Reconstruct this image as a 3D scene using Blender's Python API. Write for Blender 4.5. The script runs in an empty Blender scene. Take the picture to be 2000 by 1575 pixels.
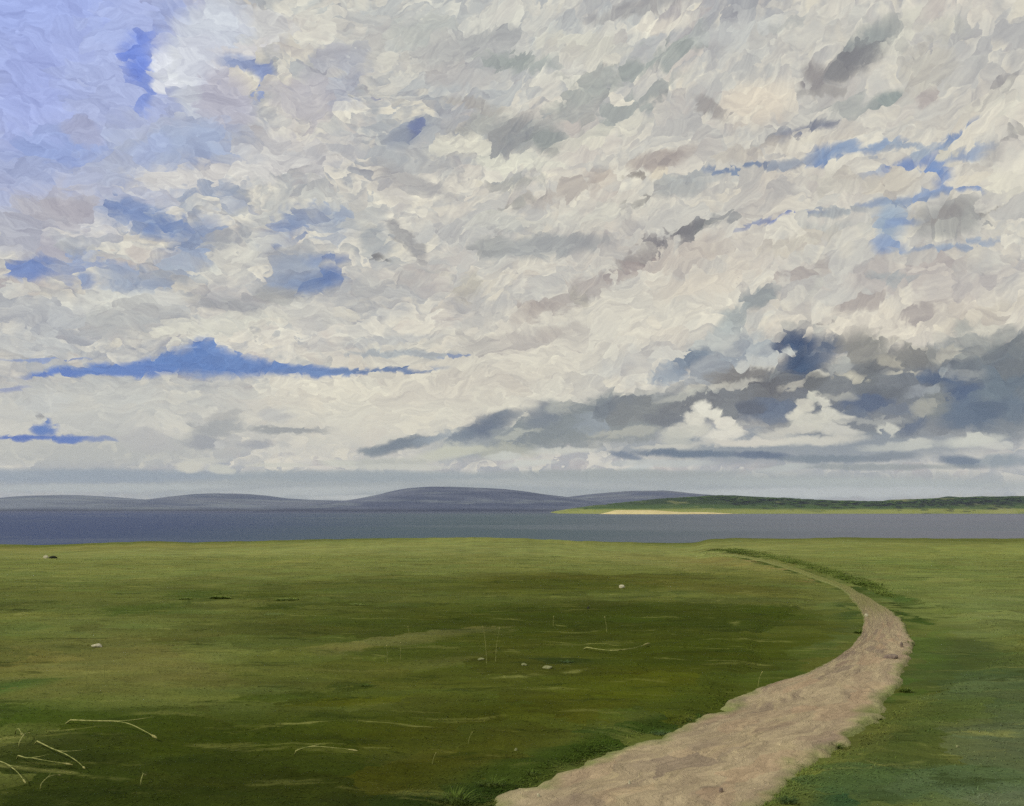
import bpy, math, random
import numpy as np
from mathutils import Vector
R = math.radians
scene = bpy.context.scene
col = scene.collection

# ------------------------------------------------------------------ camera
EYE = 3.2
cam_d = bpy.data.cameras.new('camera'); cam = bpy.data.objects.new('camera', cam_d); col.objects.link(cam)
cam.location = (0, 0, EYE)
cam.rotation_euler = (R(90 + 6.734), 0, 0)
cam_d.angle = R(60.0)
cam_d.clip_start = 0.1; cam_d.clip_end = 40000
scene.camera = cam

# ------------------------------------------------------------------ node helper
def lin(c):
    return tuple((v/255/12.92 if v/255 <= .04045 else ((v/255+.055)/1.055)**2.4) for v in c)
class G:
    """small wrapper: builds shader nodes from calls, arguments are sockets or constants"""
    def __init__(s, tree): s.t = tree; tree.nodes.clear()
    def n(s, kind, ins=(), **kw):
        nd = s.t.nodes.new(kind)
        for k, v in kw.items(): setattr(nd, k, v)
        for i, v in (ins.items() if isinstance(ins, dict) else enumerate(ins)):
            if v is None: continue
            if isinstance(v, bpy.types.NodeSocket): s.t.links.new(v, nd.inputs[i])
            else: nd.inputs[i].default_value = v
        return nd
    def m(s, op, a, b=None, c=None, clamp=False):
        return s.n('ShaderNodeMath', (a, b, c), operation=op, use_clamp=clamp).outputs[0]
    def v(s, op, a, b=None):
        nd = s.n('ShaderNodeVectorMath', (a, b) if b is not None else (a,), operation=op)
        return nd.outputs[1] if op in ('DOT_PRODUCT', 'LENGTH') else nd.outputs[0]
    def sc(s, a, k):
        return s.n('ShaderNodeVectorMath', {0: a, 3: k}, operation='SCALE').outputs[0]
    def xyz(s, x, y, z=0.0): return s.n('ShaderNodeCombineXYZ', (x, y, z)).outputs[0]
    def sep(s, a): return s.n('ShaderNodeSeparateXYZ', (a,)).outputs
    def mr(s, x, a, b, c=0.0, d=1.0, kind='SMOOTHSTEP'):
        return s.n('ShaderNodeMapRange', (x, a, b, c, d), interpolation_type=kind).outputs[0]
    def mix(s, f, a, b, mode='MIX'):
        nd = s.n('ShaderNodeMix', {0: f, 6: a, 7: b}, data_type='RGBA', blend_type=mode)
        return nd.outputs[2]
    def noise(s, vec, scale, detail=2.0, rough=.5, dist=0.0):
        return s.n('ShaderNodeTexNoise', {'Vector': vec, 'Scale': scale, 'Detail': detail, 'Roughness': rough, 'Distortion': dist})
    def cnoise(s, vec, scale, detail=2.0, amp=1.0, rough=.5):      # centred vector noise
        return s.sc(s.v('SUBTRACT', s.noise(vec, scale, detail, rough).outputs['Color'], (.5, .5, .5)), amp)
    def voro(s, vec, scale=1.0, rand=1.0, feature='F1'):
        return s.n('ShaderNodeTexVoronoi', {'Vector': vec, 'Scale': scale, 'Randomness': rand}, feature=feature)
def grouped(g, c, vecs, items):
    """a run of patches laid over colour c, kept in a small node group"""
    t = bpy.data.node_groups.new('patches', 'ShaderNodeTree'); h = G(t)
    t.interface.new_socket('c', in_out='INPUT', socket_type='NodeSocketColor')
    for k in range(len(vecs)): t.interface.new_socket('v%d' % k, in_out='INPUT', socket_type='NodeSocketVector')
    t.interface.new_socket('c', in_out='OUTPUT', socket_type='NodeSocketColor')
    s = t.nodes.new('NodeGroupInput').outputs; cc = s[0]
    for k2, k1, lo, hi, cover, tone, rag in items:
        d = h.m('ADD', h.v('DOT_PRODUCT', s[1+2*rag], k2), h.v('DOT_PRODUCT', s[2+2*rag], k1))
        cc = h.mix(h.mr(d, lo, hi, 0.0, cover), cc, tone)
    h.n('NodeGroupOutput', (cc,))
    nd = g.t.nodes.new('ShaderNodeGroup'); nd.node_tree = t
    for k, v in enumerate([c] + list(vecs)):
        if isinstance(v, bpy.types.NodeSocket): g.t.links.new(v, nd.inputs[k])
        else: nd.inputs[k].default_value = v
    return nd.outputs[0]
def quad(a, b, ang, cx, cy):
    """coefficients of the ellipse test (x2, xy, y2 | x, y, 1)"""
    c, s_ = math.cos(R(ang)), math.sin(R(ang))
    A = c*c/(a*a) + s_*s_/(b*b); B = 2*c*s_*(1/(a*a) - 1/(b*b)); Cc = s_*s_/(a*a) + c*c/(b*b)
    return (A, B, Cc), (-2*A*cx - B*cy, -2*Cc*cy - B*cx, A*cx*cx + B*cx*cy + Cc*cy*cy)

# ------------------------------------------------------------------ sky: clouds by azimuth / elevation in degrees
# azimuth, elevation, half length, half height, tilt, tone, cover, softness, raggedness
CLOUDS = [
(15.04,16.62,26.834,12.615,10,(213, 208, 194),0.55,1,1),
(-6.44,6.85,13.627,3.913,5,(222, 217, 199),0.8,1,1),
(4.97,11.44,10.900,2.613,11,(220, 215, 199),0.6,1,1),
(21.86,10.60,12.023,1.832,4,(225, 217, 199),0.75,1,1),
(-3.39,29.04,14.440,3.369,1,(200, 202, 196),0.6,1,1),
(-25.41,5.68,8.910,2.086,3,(200, 200, 192),0.8,1,1),
(-25.02,3.31,8.912,1.192,2,(189, 190, 182),0.8,0.8,1),
(-29.93,25.71,10.410,8.330,30,(164, 179, 232),1,1,1),
(-27.59,21.04,9.061,5.426,14,(173, 183, 218),0.8,1,1),
(-21.77,20.92,7.259,2.552,18,(173, 180, 196),0.7,0.7,1),
(-29.66,22.99,3.222,2.360,84,(161, 175, 232),0.6,1,1),
(-25.21,27.11,2.099,1.527,35,(173, 185, 226),0.7,1,1),
(-24.08,26.69,1.334,0.674,28,(118, 142, 219),0.9,1,0),
(-23.90,25.47,1.067,0.779,-78,(112, 138, 219),0.9,1,0),
(-23.46,23.99,1.140,0.516,79,(124, 146, 213),0.85,1,0),
(-22.33,28.57,1.690,0.781,38,(152, 166, 209),0.7,1,1),
(-25.92,26.98,1.736,0.727,13,(169, 183, 228),0.6,1,1),
(-28.73,25.08,1.994,0.999,32,(157, 169, 220),0.5,1,1),
(-27.56,23.71,1.310,1.020,46,(169, 181, 224),0.5,0.9,1),
(-19.82,28.01,3.010,1.863,28,(204, 210, 220),0.95,0.45,0),
(-21.73,25.82,1.614,1.234,27,(218, 222, 227),1,0.3,0),
(-20.38,26.57,1.888,1.293,28,(208, 212, 222),0.9,0.4,0),
(-22.28,24.77,1.086,0.386,10,(226, 229, 235),1,0.3,0),
(-22.73,25.94,0.796,0.614,-66,(222, 226, 235),0.9,0.4,0),
(-16.35,28.50,1.943,1.096,29,(209, 211, 210),0.8,0.6,1),
(-17.89,27.06,2.576,0.547,24,(212, 210, 211),0.8,0.6,1),
(-18.99,24.66,1.969,1.726,25,(184, 183, 196),0.85,0.45,0),
(-18.07,23.64,1.915,0.851,29,(183, 183, 196),0.8,0.6,0),
(-20.89,24.13,1.193,0.748,62,(203, 208, 215),0.8,0.5,0),
(-13.61,25.11,2.474,1.788,9,(186, 184, 190),0.8,0.5,1),
(-12.37,27.53,1.673,0.902,20,(172, 173, 182),0.75,0.5,1),
(-17.88,26.59,1.489,0.399,-5,(140, 156, 194),0.9,0.9,0),
(-16.76,26.37,0.770,0.487,-25,(134, 150, 191),0.9,0.9,0),
(-16.50,25.35,0.984,0.316,83,(135, 152, 193),0.9,0.9,0),
(-20.75,21.84,3.393,1.134,19,(162, 176, 205),0.8,0.9,1),
(-19.53,21.28,1.411,0.573,26,(160, 174, 203),0.8,0.9,1),
(-22.84,21.14,1.522,0.776,36,(166, 179, 214),0.7,0.8,0),
(-28.11,20.01,3.328,1.294,21,(149, 167, 215),0.85,1,1),
(-26.86,21.36,0.947,0.875,-23,(174, 178, 204),0.7,0.5,0),
(-29.39,18.68,1.854,0.824,11,(163, 172, 202),0.7,0.6,1),
(-18.39,20.15,7.790,0.769,12,(214, 212, 207),0.9,0.6,1),
(-14.80,21.76,3.254,1.331,15,(206, 205, 203),0.7,0.7,1),
(-13.38,18.52,4.559,1.531,14,(208, 207, 198),0.6,0.7,1),
(-27.94,16.93,2.700,1.466,11,(182, 180, 186),0.9,0.6,1),
(-27.43,17.02,1.468,0.752,-7,(172, 169, 178),0.7,0.5,0),
(-29.69,15.11,1.916,1.370,-7,(169, 172, 186),0.85,0.6,1),
(-28.23,14.60,1.050,0.695,-27,(174, 171, 181),0.7,0.5,0),
(-29.08,13.49,1.369,0.735,15,(108, 134, 189),0.9,0.85,0),
(-30.06,13.28,0.514,0.394,13,(113, 137, 192),0.81,0.9,0),
(-26.72,14.07,1.452,0.964,26,(137, 155, 193),0.81,1,1),
(-24.36,14.04,1.133,0.533,7,(147, 162, 194),0.63,1,1),
(-22.61,16.99,2.738,0.900,-7,(123, 146, 185),0.81,1,1),
(-24.10,17.33,0.842,0.447,-13,(114, 135, 181),0.72,1,1),
(-21.75,16.92,1.185,0.476,7,(112, 135, 182),0.72,1,1),
(-20.36,16.10,1.884,1.253,18,(135, 154, 187),0.72,1,1),
(-19.51,17.10,1.177,1.061,-46,(140, 155, 184),0.63,1,1),
(-19.12,19.18,2.225,0.415,10,(148, 162, 185),0.75,1,1),
(-18.03,18.61,0.710,0.696,-60,(152, 164, 188),0.54,1,1),
(-21.20,14.51,1.067,0.545,6,(152, 166, 189),0.6,1,1),
(-15.13,16.81,2.124,0.796,31,(102, 127, 175),0.855,1,0),
(-13.39,17.92,2.609,0.737,25,(136, 152, 181),0.72,1,1),
(-11.44,17.74,1.320,1.243,20,(152, 165, 185),0.7,1,1),
(-12.53,15.63,1.431,0.440,11,(110, 132, 176),0.81,1,0),
(-13.13,14.17,2.518,0.757,13,(110, 134, 176),0.855,0.8,0),
(-12.02,14.55,0.909,0.635,4,(103, 127, 175),0.63,0.9,0),
(-14.27,14.74,1.611,0.933,33,(152, 165, 185),0.7,1,1),
(-23.16,13.10,2.274,1.032,-16,(152, 166, 189),0.8,1,1),
(-25.71,13.01,0.499,0.411,13,(124, 146, 188),0.72,0.9,0),
(-25.13,12.01,5.289,0.769,10,(214, 214, 205),0.9,0.5,0),
(-17.42,15.45,3.463,0.910,29,(216, 215, 204),0.85,0.6,1),
(-21.54,12.34,1.173,0.670,6,(212, 212, 204),0.8,0.5,0),
(-28.38,10.96,2.883,1.158,6,(176, 179, 183),0.8,0.7,1),
(-23.75,11.09,3.395,1.204,5,(185, 186, 183),0.7,0.7,1),
(-28.83,9.46,2.328,0.810,5,(200, 202, 199),0.7,0.7,1),
(-17.63,12.47,2.751,0.627,-6,(160, 162, 165),0.85,0.7,0),
(-18.88,13.10,1.815,0.496,-1,(169, 169, 172),0.7,0.7,1),
(-15.01,13.18,1.768,0.631,4,(158, 159, 159),0.8,0.6,0),
(-13.23,12.25,2.877,1.084,3,(212, 211, 201),0.7,0.7,1),
(-12.89,10.99,1.091,0.959,88,(200, 199, 194),0.6,0.4,0),
(-18.72,10.99,5.447,0.745,10,(218, 216, 201),0.7,0.7,1),
(-7.05,23.57,1.524,0.804,34,(147, 155, 169),0.9,0.7,0),
(-6.81,23.82,0.709,0.413,46,(113, 124, 160),0.85,1,0),
(-9.12,25.34,0.304,0.147,20,(132, 137, 165),0.7,1,0),
(-11.00,26.50,2.208,1.101,69,(173, 178, 191),0.7,0.7,1),
(-11.56,22.34,1.999,1.017,13,(188, 187, 188),0.6,0.7,1),
(-6.83,20.69,3.054,0.694,-18,(168, 168, 169),0.8,0.45,0),
(-4.46,21.46,2.036,0.683,-9,(175, 175, 174),0.7,0.6,1),
(-7.83,19.95,1.798,0.703,-25,(173, 171, 172),0.6,0.5,0),
(-8.95,16.92,1.437,1.225,-18,(157, 163, 168),0.8,0.7,1),
(-6.95,17.00,1.861,0.665,-52,(156, 156, 157),0.9,0.4,0),
(-8.60,15.89,0.399,0.159,3,(106, 105, 109),0.7,0.8,0),
(-10.14,18.44,1.987,0.937,31,(181, 183, 180),0.6,0.7,1),
(-8.72,14.05,2.982,0.962,17,(187, 187, 183),0.6,0.7,1),
(-3.13,28.45,4.505,1.145,11,(173, 174, 174),0.75,0.7,1),
(-1.40,29.22,2.062,0.632,16,(164, 166, 167),0.7,0.7,1),
(-3.47,26.87,3.802,0.759,-4,(181, 179, 177),0.7,0.6,1),
(-0.35,27.94,2.085,0.635,8,(153, 160, 157),0.8,0.7,1),
(1.39,27.74,2.092,0.519,-1,(160, 167, 163),0.7,0.7,1),
(-6.28,29.36,2.413,0.732,14,(181, 185, 180),0.6,0.7,1),
(0.35,23.59,2.894,1.396,6,(150, 154, 155),0.85,0.7,0),
(-1.03,22.14,1.011,0.628,24,(153, 158, 159),0.7,0.6,0),
(2.48,23.19,1.309,0.851,-1,(149, 155, 153),0.85,0.6,0),
(-2.25,24.25,2.018,0.679,27,(162, 164, 161),0.8,0.6,0),
(-2.43,25.29,2.405,0.359,-9,(168, 165, 160),0.7,0.6,0),
(-3.44,22.86,2.747,0.610,8,(222, 219, 202),0.8,0.6,1),
(0.34,21.88,3.436,0.493,3,(220, 219, 203),0.8,0.6,1),
(5.19,25.92,4.633,0.612,22,(164, 169, 165),0.8,0.7,1),
(7.91,24.77,4.551,0.497,24,(160, 166, 163),0.8,0.7,1),
(4.15,24.66,1.989,0.559,25,(169, 173, 169),0.7,0.7,1),
(5.55,26.96,2.732,0.410,8,(160, 164, 161),0.7,0.7,1),
(10.35,27.81,4.200,0.712,18,(162, 168, 164),0.85,0.7,1),
(11.72,28.16,1.663,0.681,2,(154, 160, 157),0.7,0.7,1),
(8.54,30.46,3.715,0.447,7,(164, 164, 164),0.85,0.5,0),
(4.53,28.86,2.780,0.623,-8,(214, 213, 200),0.7,0.6,1),
(10.06,29.40,2.341,0.565,7,(226, 221, 206),0.85,0.5,0),
(4.88,28.56,3.125,0.965,-2,(204, 202, 190),0.5,0.5,0),
(16.19,24.56,2.599,1.400,2,(225, 217, 199),0.95,0.6,0),
(18.82,28.11,5.617,1.097,-1,(208, 206, 196),0.6,0.8,1),
(15.03,28.63,3.851,0.674,5,(200, 202, 198),0.7,0.7,1),
(17.65,28.61,1.848,0.339,10,(173, 175, 172),0.6,0.7,1),
(13.11,24.65,1.445,0.351,-31,(156, 152, 150),0.8,0.5,0),
(6.19,23.52,3.691,0.491,14,(216, 213, 197),0.6,0.7,1),
(2.04,16.76,4.745,0.834,4,(164, 167, 167),0.9,0.4,0),
(-1.70,16.79,1.358,0.706,10,(158, 160, 159),0.7,0.4,0),
(-0.00,18.07,2.387,0.636,0,(177, 179, 176),0.6,0.6,0),
(0.00,20.59,2.053,0.438,9,(152, 155, 153),0.6,0.7,1),
(3.76,20.23,3.231,0.569,17,(177, 170, 163),0.8,0.6,1),
(6.16,20.95,1.020,0.803,-4,(187, 177, 166),0.6,0.6,1),
(0.00,19.18,2.372,0.318,18,(133, 135, 134),0.5,0.8,1),
(0.34,18.37,4.432,0.508,-0,(216, 215, 202),0.5,0.7,1),
(9.88,21.78,2.384,0.614,7,(162, 153, 149),0.85,0.5,0),
(8.52,20.85,0.870,0.155,4,(122, 116, 114),0.7,0.8,0),
(8.66,19.51,1.515,0.190,16,(129, 126, 126),0.8,0.6,0),
(9.80,20.87,0.870,0.734,-8,(224, 215, 194),0.9,0.5,0),
(11.17,20.23,1.976,0.739,1,(162, 165, 165),0.8,0.6,0),
(12.82,20.57,2.930,0.367,1,(177, 181, 180),0.6,0.7,1),
(6.46,18.59,3.009,0.826,12,(214, 212, 198),0.6,0.7,1),
(9.10,16.42,3.585,0.452,23,(152, 147, 145),0.75,0.6,1),
(7.42,15.38,2.964,0.390,21,(168, 158, 154),0.7,0.7,1),
(3.71,13.68,3.998,0.656,24,(175, 168, 163),0.75,0.6,1),
(2.02,12.90,1.677,0.591,19,(177, 169, 162),0.6,0.6,1),
(4.38,13.53,0.848,0.603,-79,(168, 164, 156),0.7,0.4,0),
(-2.87,14.20,1.110,0.940,71,(183, 180, 169),0.7,0.4,0),
(11.38,15.83,3.548,0.960,16,(189, 179, 169),0.6,0.7,1),
(12.64,14.34,3.834,0.960,15,(214, 205, 189),0.6,0.7,1),
(0.00,10.61,3.354,0.658,6,(188, 183, 176),0.75,0.5,0),
(3.02,11.25,2.007,0.460,13,(186, 180, 172),0.6,0.6,0),
(-2.35,10.44,1.672,0.725,-14,(186, 183, 176),0.6,0.4,0),
(-4.32,7.61,3.977,0.989,9,(212, 206, 192),0.6,0.5,1),
(-0.00,8.30,3.339,0.991,0,(208, 203, 190),0.5,0.5,1),
(-7.99,10.67,3.952,0.326,5,(186, 188, 187),0.6,0.6,0),
(22.83,26.86,2.443,1.010,30,(146, 152, 152),0.9,0.6,0),
(21.88,25.92,2.444,0.817,19,(139, 140, 142),0.9,0.6,0),
(19.72,25.56,1.194,0.812,-59,(150, 147, 147),0.85,0.5,0),
(20.30,24.69,1.712,0.283,-3,(164, 162, 158),0.7,0.6,0),
(24.91,26.77,1.297,0.595,39,(168, 166, 162),0.7,0.6,1),
(25.50,27.06,0.915,0.776,49,(181, 179, 171),0.5,0.6,1),
(24.75,26.79,2.112,0.879,30,(214, 213, 200),0.6,0.6,1),
(23.70,23.70,1.493,0.510,3,(138, 148, 148),0.9,0.6,0),
(21.77,23.71,1.783,0.399,1,(164, 168, 165),0.7,0.7,1),
(25.93,24.82,1.780,1.549,-39,(191, 187, 175),0.6,0.6,1),
(27.47,26.67,1.137,0.766,-19,(187, 187, 177),0.5,0.7,1),
(30.23,23.30,1.175,0.379,4,(156, 154, 154),0.7,0.6,1),
(26.14,23.29,0.629,0.432,-16,(162, 152, 152),0.6,0.6,0),
(29.63,22.47,2.303,0.830,9,(208, 207, 194),0.5,0.7,1),
(18.81,22.67,2.122,0.386,10,(125, 130, 147),0.9,0.7,0),
(19.91,22.97,1.387,0.263,6,(132, 136, 147),0.7,0.7,0),
(16.76,22.47,1.561,0.239,7,(153, 156, 159),0.7,0.8,1),
(15.77,21.96,3.474,0.481,6,(187, 181, 171),0.6,0.7,1),
(14.78,20.90,2.696,0.212,-0,(127, 143, 168),0.95,0.9,0),
(17.64,20.95,2.178,0.269,1,(141, 150, 165),0.85,0.7,0),
(20.44,21.16,1.429,0.446,8,(128, 150, 183),0.95,0.9,0),
(19.81,20.71,0.775,0.301,12,(126, 149, 185),0.9,0.9,0),
(22.83,21.22,2.359,0.286,-6,(134, 154, 183),0.9,1,0),
(24.85,20.83,1.976,0.172,1,(149, 164, 182),0.8,1,0),
(27.53,21.10,1.359,0.202,24,(131, 152, 186),0.95,0.9,0),
(26.25,20.47,1.619,0.290,16,(148, 164, 184),0.85,1,0),
(28.15,20.01,1.575,0.257,11,(143, 159, 185),0.85,1,0),
(24.51,19.80,1.632,0.320,6,(125, 147, 189),0.95,0.9,0),
(22.77,19.75,0.854,0.210,18,(143, 159, 187),0.8,1,0),
(26.62,19.14,1.294,0.667,85,(122, 147, 191),1,0.8,0),
(25.98,18.15,1.092,0.409,10,(136, 156, 189),0.95,0.9,0),
(27.76,18.05,1.267,0.221,-17,(129, 150, 187),0.95,0.9,0),
(24.11,17.90,2.566,0.176,-1,(133, 149, 175),0.85,1,0),
(23.78,16.78,1.296,0.917,-89,(151, 169, 189),0.9,0.9,0),
(23.58,15.47,0.993,0.525,-20,(139, 159, 191),0.9,0.9,0),
(26.74,15.02,2.976,0.175,2,(149, 165, 186),0.8,1,0),
(24.49,16.54,0.844,0.236,3,(134, 155, 190),0.8,1,0),
(26.84,16.46,2.280,1.157,-1,(158, 159, 157),0.9,0.5,0),
(26.59,16.70,1.344,0.411,19,(148, 143, 141),0.6,0.6,0),
(23.88,18.90,1.889,0.816,-1,(196, 190, 178),0.9,0.5,0),
(20.96,19.48,2.386,0.771,0,(194, 190, 179),0.7,0.6,1),
(27.20,20.12,0.642,0.401,9,(208, 204, 188),0.9,0.4,0),
(28.34,18.72,0.954,0.339,0,(222, 216, 198),0.9,0.5,0),
(29.89,18.04,1.190,1.064,-41,(220, 216, 199),0.8,0.5,1),
(29.48,19.78,0.766,0.736,-1,(171, 169, 166),0.6,0.6,0),
(30.57,20.54,0.997,0.392,15,(164, 162, 158),0.7,0.6,1),
(29.28,16.60,0.668,0.286,13,(114, 110, 110),0.6,0.7,0),
(17.22,17.77,0.922,0.217,12,(116, 134, 184),0.95,0.9,0),
(15.63,17.45,1.439,0.094,11,(140, 151, 180),0.8,1,0),
(18.77,17.93,1.533,0.121,-2,(128, 140, 178),0.85,1,0),
(20.88,17.79,2.390,0.209,-2,(151, 159, 166),0.7,0.7,0),
(20.84,16.81,2.396,0.599,-6,(179, 181, 177),0.6,0.7,1),
(13.40,17.92,2.244,0.375,7,(144, 146, 148),0.8,0.7,1),
(11.93,17.46,1.489,0.379,10,(121, 124, 127),0.85,0.7,0),
(10.10,16.86,2.260,0.291,26,(133, 131, 134),0.7,0.7,1),
(18.38,16.28,3.348,0.617,7,(196, 189, 175),0.6,0.7,1),
(18.63,14.42,2.120,0.372,7,(175, 166, 160),0.6,0.6,1),
(25.28,13.48,3.029,0.894,11,(185, 178, 173),0.75,0.6,1),
(27.95,12.59,3.157,0.875,11,(183, 177, 173),0.7,0.6,1),
(22.49,14.07,1.720,0.914,26,(181, 175, 171),0.7,0.5,0),
(23.91,13.49,1.150,0.354,-17,(165, 172, 173),0.7,0.6,1),
(22.11,12.29,2.020,0.428,12,(168, 160, 156),0.8,0.5,0),
(24.93,11.44,1.387,0.419,21,(169, 162, 158),0.8,0.6,1),
(26.55,10.99,1.617,0.533,10,(183, 177, 169),0.6,0.6,1),
(28.39,10.80,2.614,0.581,17,(196, 189, 175),0.6,0.6,0),
(19.42,11.33,0.664,0.216,-14,(143, 135, 133),0.8,0.5,0),
(19.06,13.46,1.217,0.492,68,(212, 211, 198),0.7,0.6,0),
(15.80,12.91,1.424,0.637,33,(153, 161, 162),0.9,0.6,0),
(14.02,11.58,1.386,0.706,48,(161, 168, 168),0.9,0.6,0),
(13.18,10.32,3.487,0.837,22,(186, 192, 189),0.75,0.7,1),
(15.37,9.60,1.868,0.957,18,(183, 190, 190),0.8,0.6,1),
(8.31,9.51,3.596,0.720,21,(198, 198, 192),0.6,0.7,1),
(22.40,6.10,9.337,2.895,-0,(137, 140, 142),1,0.5,1),
(29.17,7.25,4.082,3.178,-5,(126, 132, 134),1,0.5,1),
(16.15,6.99,5.842,1.965,13,(135, 138, 141),0.95,0.55,1),
(9.52,6.21,5.495,1.693,11,(154, 158, 159),0.95,0.6,1),
(4.30,5.62,5.935,1.449,14,(133, 140, 142),0.95,0.6,1),
(0.01,4.39,6.279,1.187,8,(154, 161, 163),0.9,0.7,1),
(17.42,3.71,13.665,1.126,-1,(144, 152, 158),0.9,0.7,1),
(33.45,6.10,4.414,2.210,-4,(124, 131, 133),0.95,0.7,1),
(37.41,5.02,3.153,1.368,-4,(148, 156, 160),0.8,0.9,1),
(20.22,7.60,8.780,1.610,-3,(122, 126, 129),0.6,0.9,1),
(27.01,6.80,5.294,2.357,-4,(116, 124, 132),0.6,0.9,1),
(15.55,6.87,4.947,1.400,8,(115, 119, 121),0.6,0.9,1),
(9.87,6.22,3.875,1.107,11,(126, 131, 132),0.6,0.9,1),
(13.78,9.34,3.471,0.899,26,(147, 156, 165),0.8,0.7,1),
(18.20,11.03,1.816,0.754,17,(160, 164, 163),0.6,0.8,1),
(23.36,4.87,6.146,0.727,0,(121, 128, 135),0.5,0.9,1),
(29.06,4.37,2.030,0.867,-2,(127, 135, 141),0.8,0.7,1),
(1.99,4.99,4.304,0.990,14,(132, 139, 141),0.8,0.8,1),
(5.93,4.63,5.242,0.656,6,(135, 141, 140),0.7,0.8,1),
(11.56,9.36,1.861,0.551,22,(115, 129, 146),0.9,0.6,0),
(9.93,8.67,1.296,0.587,29,(149, 161, 173),0.8,0.7,1),
(18.01,10.04,1.229,0.807,-25,(74, 90, 117),1,0.8,0),
(18.42,8.83,1.208,1.003,20,(72, 89, 115),1,0.8,0),
(19.96,9.93,1.376,0.555,-16,(89, 101, 120),0.9,0.6,0),
(19.35,9.40,0.900,0.621,29,(94, 106, 126),0.8,0.6,0),
(16.79,9.92,0.554,0.379,-4,(79, 93, 119),0.9,0.6,0),
(21.98,9.24,1.543,1.193,-40,(135, 135, 131),0.9,0.5,0),
(24.50,8.77,2.222,0.783,0,(135, 136, 132),0.9,0.6,0),
(22.22,8.00,1.337,0.666,30,(111, 115, 118),0.8,0.6,0),
(14.39,8.20,2.195,0.705,6,(132, 130, 127),0.85,0.6,0),
(16.52,7.33,2.761,0.634,-2,(115, 116, 118),0.8,0.6,1),
(13.72,6.78,1.887,0.836,-2,(126, 129, 132),0.7,0.6,1),
(20.91,7.83,1.052,0.309,-7,(198, 194, 176),0.85,0.7,0),
(15.35,8.81,1.432,0.287,6,(208, 206, 194),0.85,0.6,0),
(12.32,7.63,1.912,0.226,8,(206, 203, 188),0.7,0.7,0),
(19.29,8.00,0.596,0.250,-3,(214, 210, 194),0.8,0.7,0),
(24.33,7.82,1.115,0.181,-10,(200, 196, 178),0.7,0.7,0),
(27.90,8.81,1.070,0.402,29,(158, 160, 155),0.7,0.6,0),
(27.58,10.02,0.644,0.424,88,(164, 166, 161),0.8,0.6,0),
(28.86,9.61,1.190,0.347,13,(158, 160, 156),0.7,0.6,0),
(25.95,7.42,1.626,0.476,-8,(94, 109, 131),0.95,0.6,0),
(27.25,6.51,1.072,0.754,23,(89, 105, 130),0.95,0.9,0),
(27.44,5.32,1.731,1.116,-2,(102, 116, 133),0.95,0.6,0),
(29.22,6.97,1.530,1.445,-8,(110, 123, 134),0.9,0.7,1),
(29.77,5.49,0.863,0.753,86,(109, 123, 137),0.8,0.6,0),
(25.75,6.00,1.014,0.920,87,(135, 139, 136),0.7,0.6,0),
(21.85,6.18,1.609,0.614,2,(94, 107, 129),0.95,0.6,0),
(20.96,5.60,1.161,0.433,-2,(108, 119, 135),0.8,0.6,0),
(23.81,5.78,1.397,0.363,6,(116, 125, 138),0.7,0.6,0),
(16.18,6.07,2.027,0.889,2,(106, 118, 137),0.9,0.7,0),
(18.05,6.96,1.207,0.441,-2,(122, 126, 132),0.7,0.6,0),
(24.60,4.79,1.005,0.474,21,(102, 114, 133),0.8,0.7,0),
(10.83,5.23,1.282,0.585,-1,(132, 137, 143),0.7,0.6,0),
(7.29,6.60,1.704,0.787,19,(126, 132, 137),0.85,0.6,0),
(8.26,6.25,2.607,0.982,9,(135, 138, 137),0.7,0.6,1),
(11.49,6.52,1.921,0.648,13,(119, 121, 125),0.7,0.6,1),
(5.30,5.30,1.317,0.658,-0,(154, 162, 168),0.7,0.6,1),
(1.99,5.99,1.328,0.926,20,(125, 133, 142),0.85,0.7,0),
(-1.66,5.26,1.856,0.728,26,(106, 117, 133),0.95,0.7,0),
(-0.50,5.82,1.328,0.530,26,(118, 127, 138),0.8,0.7,0),
(-3.31,4.49,0.990,0.462,20,(121, 132, 144),0.8,0.7,0),
(-6.92,4.04,2.478,0.459,13,(118, 129, 140),0.95,0.6,0),
(-8.86,3.57,0.969,0.391,0,(125, 136, 144),0.8,0.7,0),
(-4.96,4.48,1.644,0.329,14,(155, 164, 170),0.8,0.7,0),
(-4.29,3.50,2.301,0.461,10,(204, 204, 186),0.85,0.6,0),
(-0.33,3.68,2.316,0.594,0,(182, 183, 168),0.8,0.7,1),
(-7.86,2.82,3.562,0.391,2,(186, 188, 178),0.8,0.7,1),
(16.14,9.18,1.978,0.413,16,(196, 199, 194),0.85,0.4,0),
(20.50,8.65,0.791,0.719,66,(176, 178, 172),0.8,0.4,0),
(18.84,8.02,0.725,0.249,29,(206, 203, 188),0.85,0.4,0),
(23.39,8.70,0.866,0.297,-31,(180, 177, 162),0.8,0.4,0),
(24.00,9.78,1.720,0.355,-28,(204, 200, 184),0.8,0.5,0),
(26.77,8.91,0.804,0.354,11,(186, 183, 170),0.8,0.4,0),
(28.37,10.09,1.043,0.291,10,(206, 202, 188),0.8,0.5,0),
(17.62,7.54,0.911,0.284,8,(190, 187, 174),0.8,0.4,0),
(14.38,7.66,1.442,0.256,10,(196, 194, 182),0.8,0.4,0),
(20.42,6.70,1.174,0.279,-11,(172, 172, 164),0.7,0.4,0),
(24.97,6.78,1.263,0.300,-3,(158, 164, 167),0.7,0.4,0),
(26.38,7.75,0.543,0.353,20,(154, 160, 161),0.7,0.4,0),
(22.73,6.90,1.704,0.428,-3,(106, 111, 117),0.8,0.5,0),
(18.98,7.70,0.897,0.501,-3,(104, 106, 108),0.7,0.5,0),
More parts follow.
